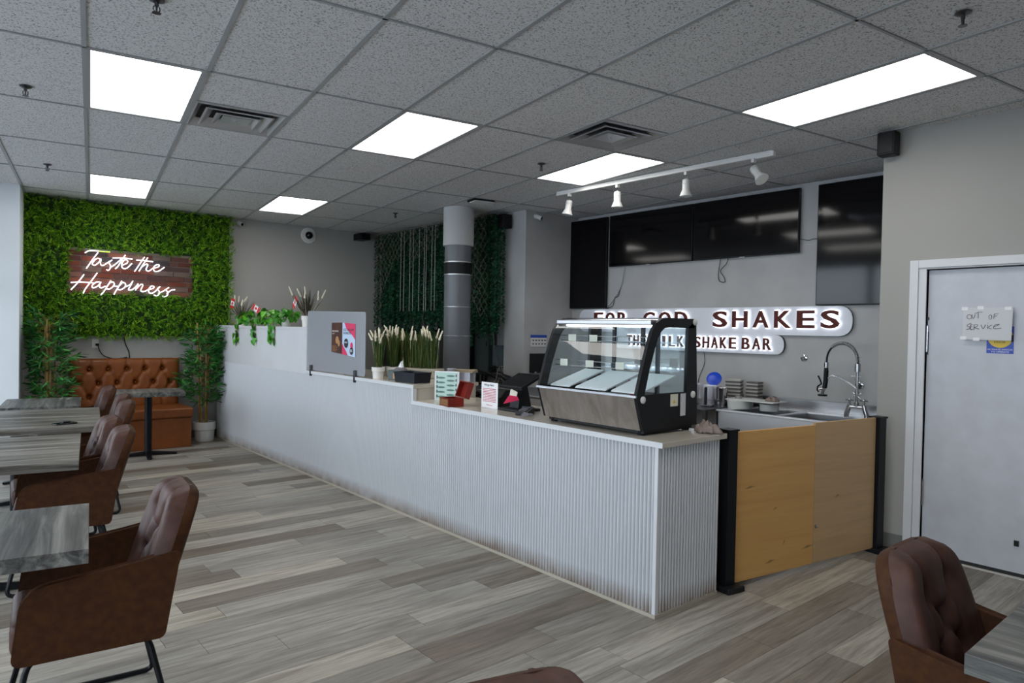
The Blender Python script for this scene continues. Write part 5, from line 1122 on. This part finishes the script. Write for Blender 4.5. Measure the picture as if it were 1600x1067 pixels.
def make_chair(lab):
    t = thing('armchair', lab, 'chair', (0, 0, 0), 0, 'brown suede armchairs')
    # arms: shaped side panels that flare out toward the top
    for s_ in (-1, 1):
        prof = round_poly([(-.245, .345), (.215, .345), (.262, .665), (.12, .640), (-.215, .600)], [.03, .02, .015, .10, .075], 5)
        vs = []; n = len(prof)
        for off in (0, 1):
            for p in prof:
                fl = (p.y-.345)*.10; yy = (.228+fl-off*.042)*s_; vs.append((p.x, yy, p.y))
        MB().add(vs, [tuple(range(n)), tuple(range(2*n-1, n-1, -1))]+[(i, (i+1) % n, (i+1) % n+n, i+n) for i in range(n)]).build('armrest', 'suede', t, 40, bevel=.012, seg=3)
    pad.aspect = 1.0
    def fb(u, v, w_):
        c = abs(2*u-1); W = .218+.018*math.sin(PI*min(1, v*1.1)); k = 1-.05*max(0, (v-.6)/.4)**2-.06*max(0, .25-v); z = .375+v*.50-.075*c**9*max(0, (v-.4)/.6)**2+.0*v
        lean = .178+(z-.375)*.285; wrap = -.035*c**3*(1-v*.6); return (lean+wrap-w_, (u-.5)*2*W*k*(1-.06*max(0, (v-.8)/.2)**3*c), z)
    dm = [(.3, .78, .022), (.7, .78, .022), (.5, .60, .022), (.3, .42, .022), (.7, .42, .022), (.5, .24, .018)]
    cr = [((.3, .78), (.5, .60), .011), ((.7, .78), (.5, .60), .011), ((.3, .42), (.5, .60), .011), ((.7, .42), (.5, .60), .011), ((.3, .42), (.5, .24), .009), ((.7, .42), (.5, .24), .009), ((.3, .78), (.3, 1), .009), ((.7, .78), (.7, 1), .009), ((.3, .78), (.3, .42), .006), ((.7, .78), (.7, .42), .006), ((.5, .24), (.5, 0), .008)]
    bk = pad('backrest', 'suede_inner', t, fb, 48, 48, .072, [(a_, b_, d_*1.5) for a_, b_, d_ in dm], [(a_, b_, d_*1.7) for a_, b_, d_ in cr], 14, .02, 75, .07)
    pad('outer_back', 'suede', t, lambda u, v, w_: fb(u, v, -w_-.0005), 48, 48, .045, [], (), 16, .01, 70)
    for u, v, _ in dm[:5]: MB().ball(fb(u, v, .072-.042), .008, 6).build('button', 'suede_inner', bk, 60)
    MB().box((-.255, -.195, .355), (.20, .195, .475)).build('seat', 'suede_inner', t, 40, bevel=.03, seg=4)
    for s_ in (-1, 1):
        path = round_poly([(-.20, s_*.17, .337), (.17, s_*.17, .337), (.245, s_*.255, .011), (-.275, s_*.255, .011)], .045, 5)
        MB().tube(path, .011, 10, True).build('sled_leg', 'black_metal', t, 60)
    MB().tube([(-.12, -.17, .337), (-.12, .17, .337)], .010, 8).tube([(.10, -.17, .337), (.10, .17, .337)], .010, 8).build('cross_bar', 'black_metal', t, 60)
    return t
ch = make_chair('brown tufted armchair pulled out alone, nearest the camera on the window side')
def place(o, gx, gy, rz): p = g2b(gx, gy); o.location = p; o.rotation_euler = (0, 0, -PHI+rz)
place(ch, .015, 3.065, .05)
for lab, gx, gy, rz in (('brown armchair at the boarded table, directly behind the nearest pulled out one', -.115, 4.84, .02), ('brown armchair at the boarded table, back partly hidden by the one before it', -.17, 5.40, .10),
                        ('brown armchair at the phone table, its back in front of the far one there', -.03, 6.48, .0), ('brown armchair at the far side of the phone table', -.035, 7.05, .0), ('brown armchair farthest away, at the small end table', -.13, 7.98, .05)):
    p = g2b(gx, gy); dup(ch, p, -PHI+rz, lab)
dup(ch, Vector((2.33, .50, 0)), PI/2, 'brown tufted armchair at the right front table, seen from the front of its back')
dup(ch, Vector((.71, .655, 0)), PI/2-.26, 'brown armchair of which only the top of the back shows at the bottom edge')
ph = thing('mobile_phone', 'black phone lying on the boarded window side table', 'phone', g2b(-.16, 6.10, .75), -PHI+.5)
MB().box((-.075, -.038, 0), (.075, .038, .010)).build('body', 'black_plastic', ph, bevel=.004); MB().box((-.07, -.034, .010), (.07, .034, .0108)).build('screen', 'tv_screen', ph); MB().box((-.02, -.02, .011), (.035, .02, .022)).build('key_fob', 'black_plastic', ph, bevel=.004)
for k, (gx, gy) in enumerate(((-.60, 5.86), (-.50, 5.72))):
    pass
# ---- bamboo plants
def bamboo(lab, x, y, pot_r, pot_h, canes, H, n, R0, seed, side=1.0):
    rr = random.Random(seed); t = thing('potted_bamboo', lab, 'potted plant', (x, y, 0), 0, 'tall artificial bamboo plants')
    MB().lathe([(pot_r*.80, 0), (pot_r*.86, pot_h*.10), (pot_r*.90, pot_h*.56), (pot_r, pot_h*.60), (pot_r*1.02, pot_h), (pot_r*.92, pot_h), (pot_r*.9, pot_h*.86)], n=32).build('pot', 'tub_white', t, 40); MB().cyl((0, 0, pot_h*.8), (0, 0, pot_h*.88), pot_r*.9, n=20).build('soil', 'soil', kids(t)[0])
    tops = []
    for k in range(canes):
        a = k*2*PI/canes+rr.uniform(-.4, .4); r = rr.uniform(.02, pot_r*.5); p0 = Vector((r*math.cos(a), r*math.sin(a), pot_h*.8)); p1 = Vector((r*1.7*math.cos(a), r*1.7*math.sin(a), H*rr.uniform(.82, 1))); b = MB(); b.cyl(p0, p1, .012, .008, 8)
        for q in range(1, 9): c = p0.lerp(p1, q/9); b.cyl(c-Vector((0, 0, .004)), c+Vector((0, 0, .004)), .0145, n=8)
        b.build('cane', 'cane', t, 50); tops.append((p0, p1))
    b = MB(); st = MB()
    for k in range(n):
        p0, p1 = tops[rr.randrange(canes)]; f = rr.uniform(.16, 1.02)**.85; c = p0.lerp(p1, f); a = rr.uniform(0, 2*PI); L = R0*rr.uniform(.35, 1.0)*(1.05-.35*abs(f-.55)); out = Vector((math.cos(a), math.sin(a)*.75, rr.uniform(-.05, .55))).normalized(); e_ = c+out*L
        e_.y = min(e_.y, 9.52-y); e_.x = min(e_.x, 2.87-x) if x > 2 else max(e_.x, .86-x)
        st.tube([c, c.lerp(e_, .6)+Vector((0, 0, .02)), e_], .0016, 4)
        for j in range(rr.randrange(6, 10)):
            q = c.lerp(e_, rr.uniform(.45, 1)); d = out+Vector((rr.uniform(-.9, .9), rr.uniform(-.9, .9), rr.uniform(-.7, .5))); b.blade(q, d, rr.uniform(.07, .135), .017, (0, 0, -rr.uniform(.01, .045)), 2)
    st.build('twig', 'cane', t); tag(b.build('leaves', 'bamboo_leaf', t), kind='stuff')
bamboo('tall bamboo in a white pot in the corner between the bench and the counter', 2.72, 9.36, .135, .25, 5, 1.60, 230, .28, 4)
bamboo('tall bamboo beside the pale window pier at the left end of the bench', 1.02, 9.32, .135, .25, 6, 1.62, 230, .34, 9)
print('objects', len(COL.objects), 'planks', npl, 'tiles', ntile)
